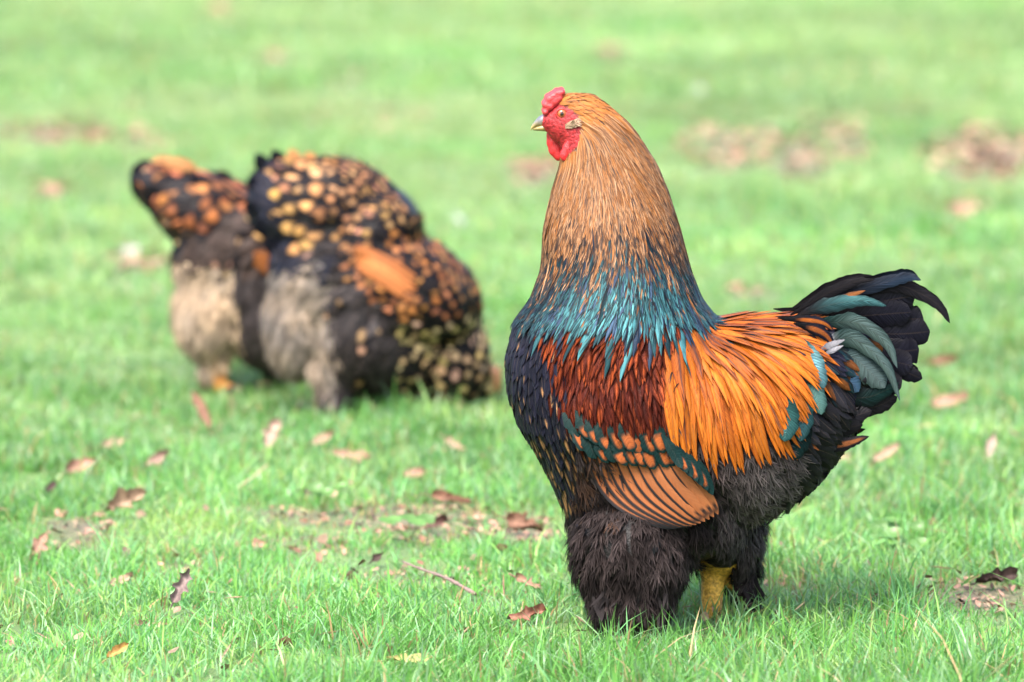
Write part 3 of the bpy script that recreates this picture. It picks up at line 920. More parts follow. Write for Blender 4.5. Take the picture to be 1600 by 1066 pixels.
SADCOVER = [(1050, 590), (1290, 540), (1280, 600), (1240, 655), (1200, 690), (1130, 700), (1055, 690)]
WINGP = [(900, 672), (1062, 680), (1128, 800), (1118, 812), (1075, 818), (1010, 785), (950, 738)]
P, N = R.samples(90000)
thin = Thin()
hackle, breast, bow, saddle, fluff, headf, rear = [], [], [], [], [], [], []
S_ = R.s
for p, n in zip(P, N):
    px, py = R.side_px(p)
    if in_poly(px, py, FACE) and px < 905: continue
    tx, ty = px, py
    if py > 440: px, py = px + random.gauss(0, 8), py + random.gauss(0, 7)
    if py < 188 and px < 962 and (py < 175 or px < 930):
        if thin.ok(p, .0032):
            b = ORANGE * random.uniform(.85, 1.35)
            def hc(u, v, b=b, dk=(random.random() < .22)):
                c = lerp3(b, PALE, sstep(.5, 1, np.abs(u)) * .2)
                if dk: c = lerp3_arr(c, BLACK * 2, (1 - sstep(.2, .8, np.abs(u))) * sstep(.3, .7, v) * .8)
                return rgba(c)
            headf.append(surface_feather(R, RFLOW, p, n, 20 * S_, 6 * S_, prof_lance, hc, steps=5, lift=(.0005, .0025), jitter=.2))
    elif py < lowline(px) and px < 1122:
        g = np.clip((py - 190) / 230, 0, 1)
        if thin.ok(p, .0040 + .0072 * g ** 1.6):
            L = (48 + 68 * g) * random.uniform(.85, 1.15)
            W = (6.0 + 14.5 * g ** 1.6) * random.uniform(.85, 1.15)
            tipy = py + L * .9
            q = (tipy - 425 + random.gauss(0, 24)) / 45
            if q < 0 or (q < 1.5 and random.random() < .25):
                cf = col_hackle_gold((ORANGE * .5 + GOLD * .5) * random.uniform(.55, 1.05), tipdark=random.uniform(.5, 1) if q > -1.3 and random.random() < .6 else 0)
                mt = 0
            else:
                cf = col_hackle_teal(px, tipy); mt = 1
            hackle.append(surface_feather(R, RFLOW, p, n, L * S_, W * S_, prof_lance, cf, steps=8, cols=5 if mt else 3, lift=(.001, .004 + .004 * g), jitter=.10, roll=.22, stiff=.15))
    elif px < np.interp(py, *BRX) and py < 800:
        if thin.ok(p, .0085):
            low = py > 668 and px < 905
            cf = col_breast_low() if low and random.random() < .5 else col_breast()
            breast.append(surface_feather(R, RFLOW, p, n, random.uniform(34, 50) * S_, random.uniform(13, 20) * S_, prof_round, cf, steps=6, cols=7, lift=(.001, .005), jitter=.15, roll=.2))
    elif in_poly(px, py, WING):
        if thin.ok(p, .0062):
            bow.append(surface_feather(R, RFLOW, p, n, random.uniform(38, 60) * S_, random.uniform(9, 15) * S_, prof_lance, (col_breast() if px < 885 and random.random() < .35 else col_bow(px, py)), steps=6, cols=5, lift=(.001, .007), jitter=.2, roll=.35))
    elif in_poly(px, py, SADR):
        if thin.ok(p, .0074):
            dark = np.clip((535 - py) / 30, 0, 1) * random.uniform(.2, 1.2)
            L = np.interp(py, [495, 540, 600], [105, 145, 128]) * random.uniform(.8, 1.12)
            if px > 1180: L *= np.interp(px, [1180, 1225], [.85, .6])
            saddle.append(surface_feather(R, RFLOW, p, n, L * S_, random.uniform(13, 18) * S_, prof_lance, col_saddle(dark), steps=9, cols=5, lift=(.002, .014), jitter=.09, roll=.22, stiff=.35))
    elif px > 1205 and py < 600 and not in_poly(px, py, SADCOVER):
        if thin.ok(p, .009):
            t = random.random()
            hi = (NAVY * 2.2 if t < .45 else TEAL * .9 if t < .8 else np.array([.10, .032, .008]))
            def tc(u, v, hi=hi): return rgba(lerp3(BLACK * 1.2, hi, sstep(.2, .7, v) * (1 - sstep(.4, 1, np.abs(u)))), .35)
            rear.append(surface_feather(R, RFLOW, p, n, random.uniform(50, 75) * S_, random.uniform(14, 20) * S_, prof_round, tc, steps=7, cols=5, lift=(.002, .010), jitter=.12, roll=.25, stiff=.4))
    elif px > 1235 and py < 790 and py > 560:
        if not in_poly(px, py, SADCOVER) and thin.ok(p, .008):
            b = BLACK * random.uniform(1, 2.4)
            def rc(u, v, b=b): return rgba(lerp3(b, b * 1.4, v), .12)
            rear.append(surface_feather(R, RFLOW, p, n, random.uniform(50, 80) * S_, random.uniform(14, 22) * S_, prof_round, rc, steps=7, cols=5, lift=(.002, .016), jitter=.25, roll=.4, stiff=.5))
    elif py > 690 or (px > 1050 and py > 575):
        if in_poly(px, py, WINGP) or in_poly(px, py, SADCOVER): continue
        if ty > 838 and 1082 < tx < 1146 and p[1] > -.10 and p[1] < .085: continue
        if thin.ok(p, .0080):
            grey = np.clip((px - 1105) / 80, 0, 1) * np.clip(1.35 - abs(py - 775) / 95, 0, 1)
            vn = float(vnoise(np.array([px]), np.array([py]), 42, 41)[0])
            dkk = np.array([.009, .0068, .0065]) * random.uniform(.6, 1.4) * (.5 + vn) + np.array([.03, .026, .025]) * grey
            tip = np.array([.034, .0255, .0245]) * random.uniform(.4, 1.7) * (.35 + 1.3 * vn) + np.array([.085, .072, .07]) * grey
            if py < 800 and px < 960 and random.random() < .35: tip = np.array([.06, .032, .02])
            fluff.append(fluff_feather(R, RFLOW, p, n, random.uniform(26, 50) * S_, .75, dkk, tip, nb=30, lift=.013))

emit(headf, 'head_feather', 'head_plumage', rooster, M_FEATHER, 0)
emit(hackle, 'hackle_feather', 'hackle_plumage', rooster, M_FEATHER, 300)
emit(breast, 'breast_feather', 'breast_plumage', rooster, M_FEATHER, 250)
emit(bow, 'shoulder_feather', 'shoulder_plumage', rooster, M_GLOSS, 250)
emit(saddle, 'saddle_feather', 'saddle_plumage', rooster, M_FEATHER, 250)
emit(rear, 'rump_feather', 'rump_plumage', rooster, M_FEATHER, 120)
emit(fluff, 'down_feather', 'down_fluff', rooster, M_FLUFF, 0)

# wing: two rows of coverts, then the folded secondaries
def col_secondary(tipband):
    b = TAN * random.uniform(.85, 1.15)
    def fn(u, v):
        c = lerp3(b, b * np.array([1.12, 1.2, 1.25]), sstep(-.5, .6, u))
        c = lerp3_arr(c, BLACK * 1.3, 1 - sstep(-.74, -.58, u))
        if tipband:
            c = lerp3_arr(c, BLACK * 1.3, sstep(.86, .90, v + .03 * np.sin(u * 5)) * (1 - sstep(.93, .97, v)))
        return rgba(c)
    return fn
sec = []
NS = 10
for i in range(NS):
    t = i / (NS - 1)
    r0 = (908 + 140 * t, 680 + 22 * math.sin(t * 2.4))
    tip = (1060 + 62 * t, 824 - 20 * t ** 2)
    mid = (r0[0] * .5 + tip[0] * .5 - 22 * (1 - t) + 4 * t, r0[1] * .5 + tip[1] * .5 + 26 * (1 - t) - 2)
    sec += plane_feather(R, [r0, mid, tip], 27 - 11 * t, prof_blunt, col_secondary(i > 4), on_body=True, lift=.013 + .0012 * i, mirror=True, rows=18, cols=15, camber=.06, roll=-.10)
emit(sec, 'flight_feather', 'far_wing_flight_feathers', rooster, M_WING, 40)
def col_covert(kind):
    b = np.array([.22, .058, .016]) * random.uniform(.75, 1.2)
    w, ctr, t0 = random.uniform(.35, .75), random.uniform(-.15, .25), random.uniform(.4, .6)
    def fn(u, v):
        c = lerp3(GREENB, GREENB * 1.2, v)
        if kind:
            c = lerp3_arr(c, b, (1 - sstep(w - .15, w + .1, np.abs(u - ctr))) * sstep(t0, t0 + .08, v) * (1 - sstep(.82, .90, v)))
        return rgba(c, .12)
    return fn
cov = []
for row, (a, b_, nn, L, W) in enumerate((((884, 632), (1058, 650), 11, 56, 26), ((898, 660), (1072, 678), 12, 52, 26))):
    for i in range(nn):
        t = i / (nn - 1)
        x = a[0] + (b_[0] - a[0]) * t + random.uniform(-3, 3)
        y = a[1] + (b_[1] - a[1]) * t + 16 * math.sin(t * 3.1) + random.uniform(-4, 4)
        dx, dy = .35 - .1 * t, .93
        cov += plane_feather(R, [(x, y), (x + dx * L * .5, y + dy * L * .5), (x + dx * L * 1.1, y + dy * L)], W, prof_round, col_covert(random.random() < .75), on_body=True, lift=.007 + .003 * row + random.uniform(0, .002), mirror=True, rows=14, cols=11, camber=.05, roll=random.uniform(-.3, -.1), rag=.3)
for i in range(7):     # dark feathers closing the wing's rear edge
    x = 1034 + 8 * i
    cov += plane_feather(R, [(x, 678 + 5 * i), (x + 18, 706 + 6 * i), (x + 32, 732 + 7 * i)], 17, prof_round, col_covert(i in (1, 3, 5)), on_body=True, lift=.026, mirror=True, rows=12, cols=9, camber=.05, roll=-.2)
emit(cov, 'wing_covert', 'far_wing_coverts', rooster, M_GLOSS, 60)

# tail
def col_tail(base, hi, metal=.5, side=0, white=False, stripe=None):
    base, hi = np.array(base), np.array(hi)
    def fn(u, v):
        c = lerp3(base, hi, sstep(.1, .6, v) * (1 - .6 * sstep(.3, 1.0, np.abs(u + side))))
        if white: c = lerp3_arr(c, (.42, .40, .43), (1 - sstep(.14, .26, v)))
        if stripe is not None: c = lerp3_arr(c, stripe, (1 - sstep(.25, .5, np.abs(u))) * sstep(.2, .3, v) * (1 - sstep(.8, .95, v)))
        return rgba(c, metal * (1 - .9 * (1 - sstep(.14, .26, v))) if white else metal)
    return fn
K = BLACK * .8
BL = (.010, .017, .030)
TE = (.015, .045, .048)
SI = (.050, .074, .071)
tail = []
def T_(pts, w, prof, cf, y0, y1, **k):
    tail.extend(plane_feather(R, pts, w, prof, cf, yo=(y0, y1), mirror=True, rows=22, cols=9, rag=.24, camber=.10, roll=random.uniform(-.25, .15), **k))
# main tail, furthest from the flank
for pts, w, y1 in (([(1270, 490), (1360, 474), (1430, 462)], 44, -.016), ([(1275, 500), (1370, 492), (1424, 488)], 42, -.022), ([(1280, 508), (1400, 500), (1443, 498)], 42, -.012),
                   ([(1280, 520), (1400, 522), (1453, 518)], 46, -.018), ([(1280, 535), (1400, 548), (1436, 546)], 42, -.024), ([(1290, 550), (1390, 573), (1441, 592)], 26, -.030),
                   ([(1280, 545), (1380, 562), (1426, 572)], 40, -.028), ([(1270, 560), (1370, 590), (1408, 606)], 36, -.034)):
    T_(pts, w, prof_blunt, col_tail(K, np.array([.0035, .0035, .0065]) * random.uniform(.7, 1.5), .06), -.012, y1)
T_([(1235, 492), (1330, 457), (1400, 437), (1424, 433), (1439, 438)], 22, prof_sickle, col_tail(K, BL, .5, .4), -.020, -.030)
T_([(1290, 480), (1390, 447), (1440, 460), (1470, 481), (1484, 505)], 24, prof_sickle, col_tail(K, K * 1.6, .3), -.016, -.024)
T_([(1235, 492), (1290, 460), (1335, 441), (1367, 437)], 18, prof_sickle, col_tail(K, K * 2, .3), -.026, -.030)
T_([(1285, 475), (1350, 446), (1396, 438)], 20, prof_sickle, col_tail(K, K * 1.5, .3), -.014, -.020)
T_([(1290, 490), (1320, 466), (1352, 454)], 14, prof_sickle, col_tail(K, (.14, .05, .016), .0), -.030, -.036)
# sickle-shaped coverts, nearer
T_([(1240, 496), (1290, 478), (1345, 470), (1385, 478)], 26, prof_sickle, col_tail(K, TE, .5), -.030, -.040)
T_([(1262, 505), (1305, 504), (1343, 506), (1384, 535), (1402, 575)], 30, prof_sickle, col_tail(GREENB, SI, .55), -.036, -.048)
T_([(1272, 540), (1300, 532), (1331, 529), (1366, 552), (1390, 582), (1406, 626)], 28, prof_sickle, col_tail(GREENB, SI, .55, white=True), -.046, -.054)
T_([(1265, 548), (1325, 555), (1360, 582), (1383, 606)], 42, prof_round, col_tail(GREENB, (.045, .065, .065), .4), -.046, -.044)
T_([(1275, 582), (1320, 590), (1342, 612)], 32, prof_round, col_tail(GREENB, (.025, .05, .085), .45), -.052, -.050)
T_([(1265, 610), (1343, 622), (1384, 610), (1404, 598)], 32, prof_sickle, col_tail(K, GREENB, .4), -.044, -.038)
T_([(1265, 632), (1355, 638), (1402, 620)], 30, prof_round, col_tail(K, K * 1.5, .2), -.040, -.034)
T_([(1215, 497), (1280, 503), (1304, 518)], 16, prof_sickle, col_tail(K, NAVY * 2, .3, stripe=(.22, .06, .012)), -.060, -.052)
T_([(1240, 505), (1285, 520), (1306, 545)], 20, prof_sickle, col_tail(K, NAVY * 2, .35, stripe=(.18, .05, .014)), -.064, -.056)
T_([(1235, 520), (1268, 560), (1288, 607)], 30, prof_round, col_tail(GREENB, (.035, .080, .092), .45), -.082, -.080, on_body=True, lift=.015)
T_([(1250, 570), (1275, 612), (1284, 648)], 28, prof_round, col_tail(GREENB, (.05, .105, .095), .4), -.076, -.074, on_body=True, lift=.015)
T_([(1215, 600), (1230, 650), (1226, 690)], 38, prof_round, col_tail(GREENB, (.012, .042, .04), .4), -.104, -.102, on_body=True, lift=.015)
T_([(1240, 600), (1256, 645), (1250, 690)], 32, prof_round, col_tail(GREENB, (.018, .05, .054), .4), -.094, -.092, on_body=True, lift=.015)
T_([(1245, 640), (1252, 680), (1240, 718)], 36, prof_round, col_tail(K, GREENB, .4), -.086, -.088, on_body=True, lift=.015)
T_([(1240, 672), (1300, 672), (1348, 664)], 28, prof_round, col_tail(K, K * 1.6, .15), -.060, -.045)
T_([(1240, 690), (1310, 695), (1358, 682)], 26, prof_sickle, col_tail(K, K * 1.8, .15, stripe=(.14, .045, .014)), -.056, -.040)
T_([(1240, 650), (1310, 655), (1362, 642)], 30, prof_round, col_tail(K, K * 1.6, .2), -.056, -.042)
T_([(1245, 682), (1262, 692), (1280, 704)], 9, prof_lance, col_tail((.12, .04, .014), (.22, .065, .02), .0), -.082, -.078)
T_([(1280, 548), (1300, 539), (1320, 531)], 13, prof_sickle, col_tail((.07, .07, .08), (.20, .19, .21), .0), -.066, -.060)
T_([(1284, 556), (1304, 546), (1318, 540)], 9, prof_sickle, col_tail((.07, .07, .08), (.17, .165, .18), .0), -.066, -.060)
emit(tail, 'tail_feather', 'far_side_tail_plumage', rooster, M_GLOSS, 80)

# head: comb, beak, wattles, eye, ear tuft
def P3(px, py, yo=0.0): return R.pt(px, py, yo)
bm = bmesh.new()
for yo, k in ((0, 1.0), (-.0075, .72), (.0075, .72)):
    for (x, y, r) in ((851, 172, 5.5), (852, 161, 6.5), (857, 152, 7), (863, 148, 6.5), (870, 143, 6.5), (877, 141, 5.5), (866, 155, 8), (872, 150, 7), (858, 163, 7)):
        yy = y + (1 - k) * 10
        add_ell(bm, P3(x + (1 - k) * 4, yy, yo), (r * S_ * 1.02, .0062, r * S_ * 1.02))
simple_object('comb', bm, rooster, M_COMB, (.36, .030, .034), voxel=.0016, smooth=3)
def wattle(pts, yo, name='wattle'):
    bm = bmesh.new()
    for (x, y, rx, ry) in pts:
        add_ell(bm, P3(x, y, yo), (rx * S_, .0048, ry * S_))
    simple_object(name, bm, rooster, M_COMB, (.38, .014, .016), voxel=.0018, smooth=5)
wattle([(898, 212, 8, 12), (893, 222, 9, 13), (887, 232, 9, 13), (882, 241, 8, 11)], -.017)
wattle([(862, 212, 9, 12), (864, 222, 11, 14), (868, 233, 12, 14), (873, 243, 9, 10)], .006)
def beak_part(pts, name, colfun):
    bm = bmesh.new()
    rings = []
    for (x, y, rz, ry) in pts:
        c = P3(x, y)
        rings.append([bm.verts.new((c.x, c.y + ry * math.cos(a), c.z + rz * math.sin(a))) for a in np.linspace(0, 2 * np.pi, 14, endpoint=False)])
    for a, b in zip(rings[:-1], rings[1:]):
        for i in range(14):
            bm.faces.new((a[i], a[(i + 1) % 14], b[(i + 1) % 14], b[i]))
    bm.faces.new(rings[0]); bm.faces.new(rings[-1])
    simple_object(name, bm, rooster, M_BEAK, None, colfun=colfun)
def upper_col(co):
    px, py = to_px(co[:, 0], co[:, 1], co[:, 2])
    return lerp3((.085, .09, .11), (.27, .20, .06), sstep(187, 200, py))
beak_part([(858, 189, .009, .0078), (849, 188, .0082, .0072), (842, 190, .0066, .0058), (836, 194, .0046, .0040), (831, 199, .0028, .0026), (829, 204, .0010, .0010)], 'upper_beak', upper_col)
beak_part([(856, 200, .005, .0065), (847, 200, .0042, .0055), (839, 201, .003, .004), (833, 202, .0015, .002)], 'lower_beak', lambda co: np.tile([.22, .17, .06], (len(co), 1)))
def on_flank(px, py):
    hit, nn, _, _ = R.bvh.ray_cast(CAM, ray(px, py))
    return hit, nn
hit, nn = on_flank(878, 178)
for sgn in (1, -1):
    e = Vector((hit.x, hit.y * sgn, hit.z))
    bm = bmesh.new(); add_ell(bm, e + Vector((0, .0012 * sgn, 0)), (.0060, .0044, .0060), seg=24)
    cx, cz = e.x, e.z
    def eye_col(co):
        r = np.sqrt((co[:, 0] - cx) ** 2 + (co[:, 2] - cz) ** 2)
        return lerp3((.012, .008, .006), (.30, .085, .028), sstep(.0026, .0032, r))
    eye = simple_object('eye', bm, rooster, M_EYE, None, colfun=eye_col)
    bm = bmesh.new()
    for a in np.linspace(0, 2 * np.pi, 20, endpoint=False):
        add_ell(bm, e + Vector((math.cos(a) * .0074, .0010 * sgn, math.sin(a) * .0064)), (.0019, .0030, .0017), seg=8)
    lid = simple_object('eyelid', bm, eye, M_COMB, (.34, .022, .022), voxel=.0009, smooth=3)
    lid.matrix_parent_inverse = Matrix.Identity(4)
    lid.matrix_parent_inverse = eye.matrix_world.inverted()
# pale tuft over the ear
tuft = []
hit, nn = on_flank(891, 197)
for i in range(60):
    b = np.array([.28, .19, .125]) * random.uniform(.5, 1.6)
    tuft += plane_feather(R, [(886 + random.uniform(-3, 5), 198 + random.uniform(-3, 3)), (896 + random.uniform(-3, 2), 195 + random.uniform(-5, 4)), (905 + random.uniform(-10, 6), 193 + random.uniform(-9, 5))],
                          3.2, prof_lance, (lambda u, v, b=b: rgba(lerp3(b * .6, b * 1.15, v))), yo=(hit.y, hit.y - .006 - random.uniform(0, .005)), rows=6, cols=3, mirror=True)
emit(tuft, 'ear_tuft_barb', 'ear_tuft', rooster, M_FLUFF, 0)

# feathers of the feathered feet, lying out over the grass
foot = []
for i in range(70):
    near = i < 50
    cx, cy, yo = (random.uniform(925, 1045), random.uniform(925, 965), -.125 + random.uniform(0, .03)) if near else (random.uniform(1150, 1180), random.uniform(905, 950), .05 + random.uniform(0, .04))
    dx = random.uniform(-34, 22) if near else random.uniform(-5, 25)
    b = np.array([.006, .005, .005]) * random.uniform(.7, 2.2)
    foot += plane_feather(R, [(cx, cy - 20), (cx + dx * .4, cy), (cx + dx, cy + random.uniform(14, 30))], random.uniform(5, 9), prof_lance, (lambda u, v, b=b: rgba(lerp3(b, b * 1.6, v))), yo=(yo, yo - .015), rows=7, cols=5, tilt=.4)
for f in foot: f.score = 10
emit(foot, 'foot_feather', 'foot_plumage', rooster, M_FLUFF, 80)

# ------------------------------------------------------------------ the hens
def col_spot(gold, size, edge=.60):
    g = np.array(gold) * random.uniform(.55, 1.25) * np.array([1, random.uniform(.85, 1.15), random.uniform(.8, 1.3)])
    edge = edge * random.uniform(.7, 1.15)
    size = size * random.uniform(.7, 1.2) * (0.01 if random.random() < .05 else 1)
    cv = random.uniform(.70, .80)
    def fn(u, v):
        q = np.sqrt((u / edge) ** 2 + ((v - cv + .25 * (u * .8) ** 2) / (.17 * size)) ** 2)
        return rgba(lerp3_arr(np.tile(BLACK * 1.2, (len(u), 1)), g, 1 - sstep(.75, 1.1, q)), .05)
    return fn
def build_hen(B, name, label, flow, regions, skin, tailspec, wingspec, nsamp=26000):
    root = empty(name, (B.pt(*tailspec['base']).x, B.Y0, 0))
    tag(root, label, 'hen', 'brahma chickens feeding on the lawn')
    body_colours(B, skin)
    B.me.name = 'body'
    link('body', B.me, root, M_SKIN)
    P, N = B.samples(nsamp)
    th = Thin()
    spots, fl = [], []
    for p, n in zip(P, N):
        px, py = B.side_px(p)
        for poly, kind, sp, L, W, a1, a2 in regions:
            if in_poly(px, py, poly):
                if not th.ok(p, sp): break
                if kind == 'spot':
                    spots.append(surface_feather(B, flow, p, n, L * B.s * random.uniform(.85, 1.2), W * B.s * random.uniform(.85, 1.15), prof_round, col_spot(a1, a2), steps=7, cols=7, lift=(.001, .008), jitter=.2, roll=.2))
                elif kind == 'dark':
                    b = np.array(a1) * random.uniform(.6, 1.5)
                    if random.random() < a2:
                        cf = col_spot((.30, .18, .09), .8)
                    else:
                        cf = lambda u, v, b=b: rgba(lerp3(b, b * 1.5, v))
                    spots.append(surface_feather(B, flow, p, n, L * B.s * random.uniform(.85, 1.2), W * B.s, prof_round, cf, steps=6, cols=7, lift=(.001, .008), jitter=.25, roll=.25))
                elif kind == 'fluff':
                    k = random.uniform(.6, 1.3)
                    mixv = vnoise(np.array([px]), np.array([py]), 28, 31)[0]
                    c2 = np.array(a1) * (1 - mixv) + np.array(a2) * mixv
                    fl.append(fluff_feather(B, flow, p, n, L * B.s * random.uniform(.8, 1.2), .6, c2 * .55 * k, c2 * k, nb=16, lift=.008))
                break
    tl = []
    for pts, w, c, y1 in tailspec['feathers']:
        b = np.array(c)
        tl += plane_feather(B, pts, w, prof_round, (lambda u, v, b=b: rgba(lerp3(b * .8, b * 1.3, v), .15)), yo=(-.01, y1), mirror=True, rows=10, cols=5)
    wg = []
    for i, (pts, w) in enumerate(wingspec):
        b = np.array([.31, .105, .034]) * random.uniform(.85, 1.15)
        wg += plane_feather(B, pts, w, prof_blunt, (lambda u, v, b=b: rgba(lerp3_arr(np.tile(b, (len(u), 1)), b * .3, sstep(.5, .8, np.abs(u))))), on_body=True, lift=.014 + .0012 * i, mirror=True, rows=10, cols=7)
    emit(spots, 'body_feather', 'body_plumage', root, M_FEATHER, 260)
    emit(fl, 'down_feather', 'down_fluff', root, M_FLUFF, 0)
    emit(tl, 'tail_feather', 'far_side_tail_plumage', root, M_GLOSS, 40)
    if wg: emit(wg, 'flight_feather', 'far_wing_flight_feathers', root, M_FEATHER, 30)
    return root

GO, BUFF = (.38, .19, .075), (.52, .34, .17)
# the near hen, head down to the right
H1 = Body(2.52)
H1.ell(470, 495, 56, 96, 6, 0, .098)          # rear fluff
H1.ell(570, 520, 92, 98, 0, 0, .130)          # belly and thighs
H1.ell(500, 335, 105, 78, 22, 0, .095)        # rump and saddle
H1.ell(585, 370, 70, 85, 30, 0, .110)
H1.ell(440, 310, 50, 62, 10, 0, .060)         # tail root
H1.ell(650, 460, 108, 82, 32, 0, .125)        # shoulders
for s in (-1, 1):
    H1.ell(645, 450, 100, 62, 33, s * .085, .050)   # wings
H1.ell(708, 560, 60, 76, -8, 0, .075)         # neck
H1.ell(755, 600, 26, 32, 0, .02, .032)        # head in the grass
H1.ell(776, 596, 12, 28, 0, .04, .018)
H1.tube([(520, 560, -.06, .04), (522, 600, -.06, .03), (524, 640, -.06, .03)])
H1.ell(520, 632, 24, 18, 0, -.07, .04)
H1.tube([(590, 560, .06, .04), (592, 600, .06, .02), (592, 640, .06, .02)])
H1.tube([(632, 600, -.01, .012), (634, 640, -.01, .010)])
H1.ell(540, 315, 95, 62, 22, 0, .085)
H1.ell(515, 430, 92, 105, 0, 0, .112)
H1.ell(560, 460, 90, 100, 0, 0, .122)
H1.ell(640, 540, 62, 78, 0, 0, .095)
H1.finish(.0065, 26)
def skin1(px, py, co):
    if px > 764 and py > 545: return (.30, .11, .03)
    if px < 525 and py > 420: return (.07, .06, .05)
    return (.006, .005, .005)
FL1 = Flow([(440, 280, -.8, -.6), (520, 290, -.9, -.4), (600, 320, -.8, -.6), (640, 380, -.6, -.8), (480, 360, -.8, -.1), (450, 420, -.3, .9), (470, 520, -.1, 1), (570, 500, -.3, .95),
            (600, 580, -.1, 1), (560, 400, -.7, .2), (640, 450, -.9, -.2), (700, 440, -.8, -.5), (740, 480, -.6, -.8), (720, 560, -.2, -1), (690, 600, -.4, -.9), (520, 620, .1, 1), (760, 590, 0, -1)])
REG1 = [([(395, 410), (525, 410), (530, 480), (522, 600), (395, 600)], 'fluff', .0085, 34, 0, (.18, .16, .15), (.36, .275, .20)),
        ([(500, 600), (560, 600), (560, 660), (490, 660)], 'fluff', .010, 26, 0, (.03, .024, .027), (.06, .046, .046)),
        ([(370, 225), (462, 225), (452, 320), (490, 392), (545, 400), (535, 470), (380, 420)], 'dark', .013, 40, 26, (.006, .0065, .011), .0),
        ([(462, 225), (530, 235), (540, 330), (540, 385), (492, 392), (452, 320)], 'spot', .0220, 52, 38, GO, 1.0),
        ([(505, 230), (600, 250), (660, 380), (560, 385), (520, 320)], 'spot', .0135, 34, 22, GO, .8),
        ([(620, 360), (700, 360), (800, 480), (770, 515), (665, 515), (600, 462), (545, 398)], 'spot', .0135, 32, 24, (.32, .125, .038), .95),
        ([(650, 505), (762, 505), (764, 650), (655, 650), (640, 600)], 'spot', .0135, 34, 25, BUFF, 1.15),
        ([(500, 380), (700, 380), (700, 660), (500, 660)], 'dark', .013, 40, 26, (.011, .009, .009), .07)]
tail1 = {'base': (560, 640), 'feathers': [([(460, 330), (425, 280), (398, 243)], 26, (.005, .0055, .008), -.03), ([(470, 310), (445, 270), (425, 236)], 28, (.005, .0055, .008), -.02),
         ([(470, 350), (425, 310), (386, 280)], 34, (.005, .0055, .008), -.04), ([(480, 370), (430, 340), (384, 318)], 34, (.005, .0055, .008), -.05),
         ([(490, 385), (440, 365), (392, 350)], 34, (.005, .0055, .008), -.055), ([(490, 300), (465, 262), (452, 235)], 24, (.30, .145, .06), -.02), ([(500, 395), (450, 385), (410, 385)], 34, (.005, .0055, .008), -.06),
         ([(510, 290), (490, 262), (478, 240)], 24, (.30, .145, .06), -.02)]}
wing1 = [([(650, 478 - 9 * i), (600, 440 - 7 * i), (556 - i * .6, 412 - 5 * i)], 16) for i in range(6)]
build_hen(H1, 'hen', 'black and gold laced hen feeding head down, nearest the rooster, grey fluff behind', FL1, REG1, skin1, tail1, wing1)

# the far hen, its front half hidden behind the near one
H2 = Body(2.88)
H2.ell(332, 486, 62, 82, 4, 0, .105)
H2.ell(430, 495, 80, 84, 0, 0, .118)
H2.ell(330, 335, 95, 60, 20, 0, .085)
H2.ell(255, 295, 50, 36, 32, 0, .050)
H2.ell(390, 390, 92, 95, 25, 0, .110)
H2.ell(500, 430, 108, 85, 30, 0, .120)
H2.ell(585, 520, 52, 76, -8, 0, .062)
H2.ell(620, 575, 26, 30, 0, 0, .030)
H2.tube([(345, 550, -.05, .022), (347, 585, -.05, .0115), (350, 615, -.05, .0115)])
H2.ell(322, 590, 16, 26, 0, -.03, .03)
H2.ell(372, 603, 14, 9, 0, -.06, .03)
H2.tube([(430, 560, .06, .04), (432, 590, .06, .02), (432, 615, .06, .02)])
H2.ell(345, 405, 72, 85, 0, 0, .095)
H2.ell(400, 440, 80, 100, 0, 0, .110)
H2.finish(.0065, 22)
def skin2(px, py, co):
    if py > 560 and 333 < px < 364: return (.38, .15, .03)
    if px < 400 and py > 400: return (.12, .09, .06)
    return (.007, .0055, .005)
FL2 = Flow([(250, 280, -.9, -.3), (320, 290, -.9, -.3), (400, 300, -.9, -.3), (330, 370, -.5, .7), (300, 340, -.8, .2), (330, 480, -.1, 1), (420, 450, -.2, 1), (420, 540, 0, 1), (500, 430, -.8, -.3), (585, 520, -.2, -1), (345, 580, 0, 1)])
REG2 = [([(240, 400), (372, 405), (376, 566), (240, 566)], 'fluff', .0085, 32, 0, (.42, .33, .25), (.52, .37, .23)),
        ([(195, 240), (268, 240), (262, 300), (300, 420), (260, 420), (190, 300)], 'dark', .013, 36, 24, (.006, .006, .008), .1),
        ([(225, 240), (340, 245), (420, 250), (420, 330), (340, 350), (260, 340)], 'spot', .0210, 50, 38, (.30, .11, .036), 1.0),
        ([(250, 330), (420, 330), (430, 410), (260, 415)], 'dark', .013, 38, 26, (.018, .012, .010), .15),
        ([(368, 390), (470, 390), (470, 620), (368, 620)], 'dark', .013, 38, 26, (.016, .013, .013), .0),
        ([(395, 250), (700, 300), (700, 520), (470, 480), (430, 380)], 'spot', .014, 32, 26, GO, .95),
        ([(460, 470), (700, 490), (700, 640), (460, 640)], 'spot', .014, 28, 22, BUFF, .9)]
tail2 = {'base': (400, 612), 'feathers': [([(290, 300), (245, 275), (206, 262)], 34, (.005, .0055, .008), -.03), ([(290, 315), (245, 295), (208, 282)], 34, (.005, .0055, .008), -.035),
         ([(300, 290), (270, 265), (235, 253)], 30, (.30, .145, .06), -.02), ([(310, 290), (290, 268), (258, 256)], 30, (.30, .145, .06), -.025), ([(300, 335), (260, 322), (226, 304)], 30, (.005, .0055, .008), -.045),
         ([(345, 320), (325, 292), (296, 288)], 26, (.005, .0055, .008), -.06), ([(310, 360), (270, 345), (243, 330)], 28, (.005, .0055, .008), -.05)]}
wing2 = [([(440, 440 - 8 * i), (420, 425 - 7 * i), (396, 408 - 4 * i)], 15) for i in range(4)]
build_hen(H2, 'hen', 'black and gold laced hen with buff fluffy rear, half hidden behind the other hen', FL2, REG2, skin2, tail2, wing2)
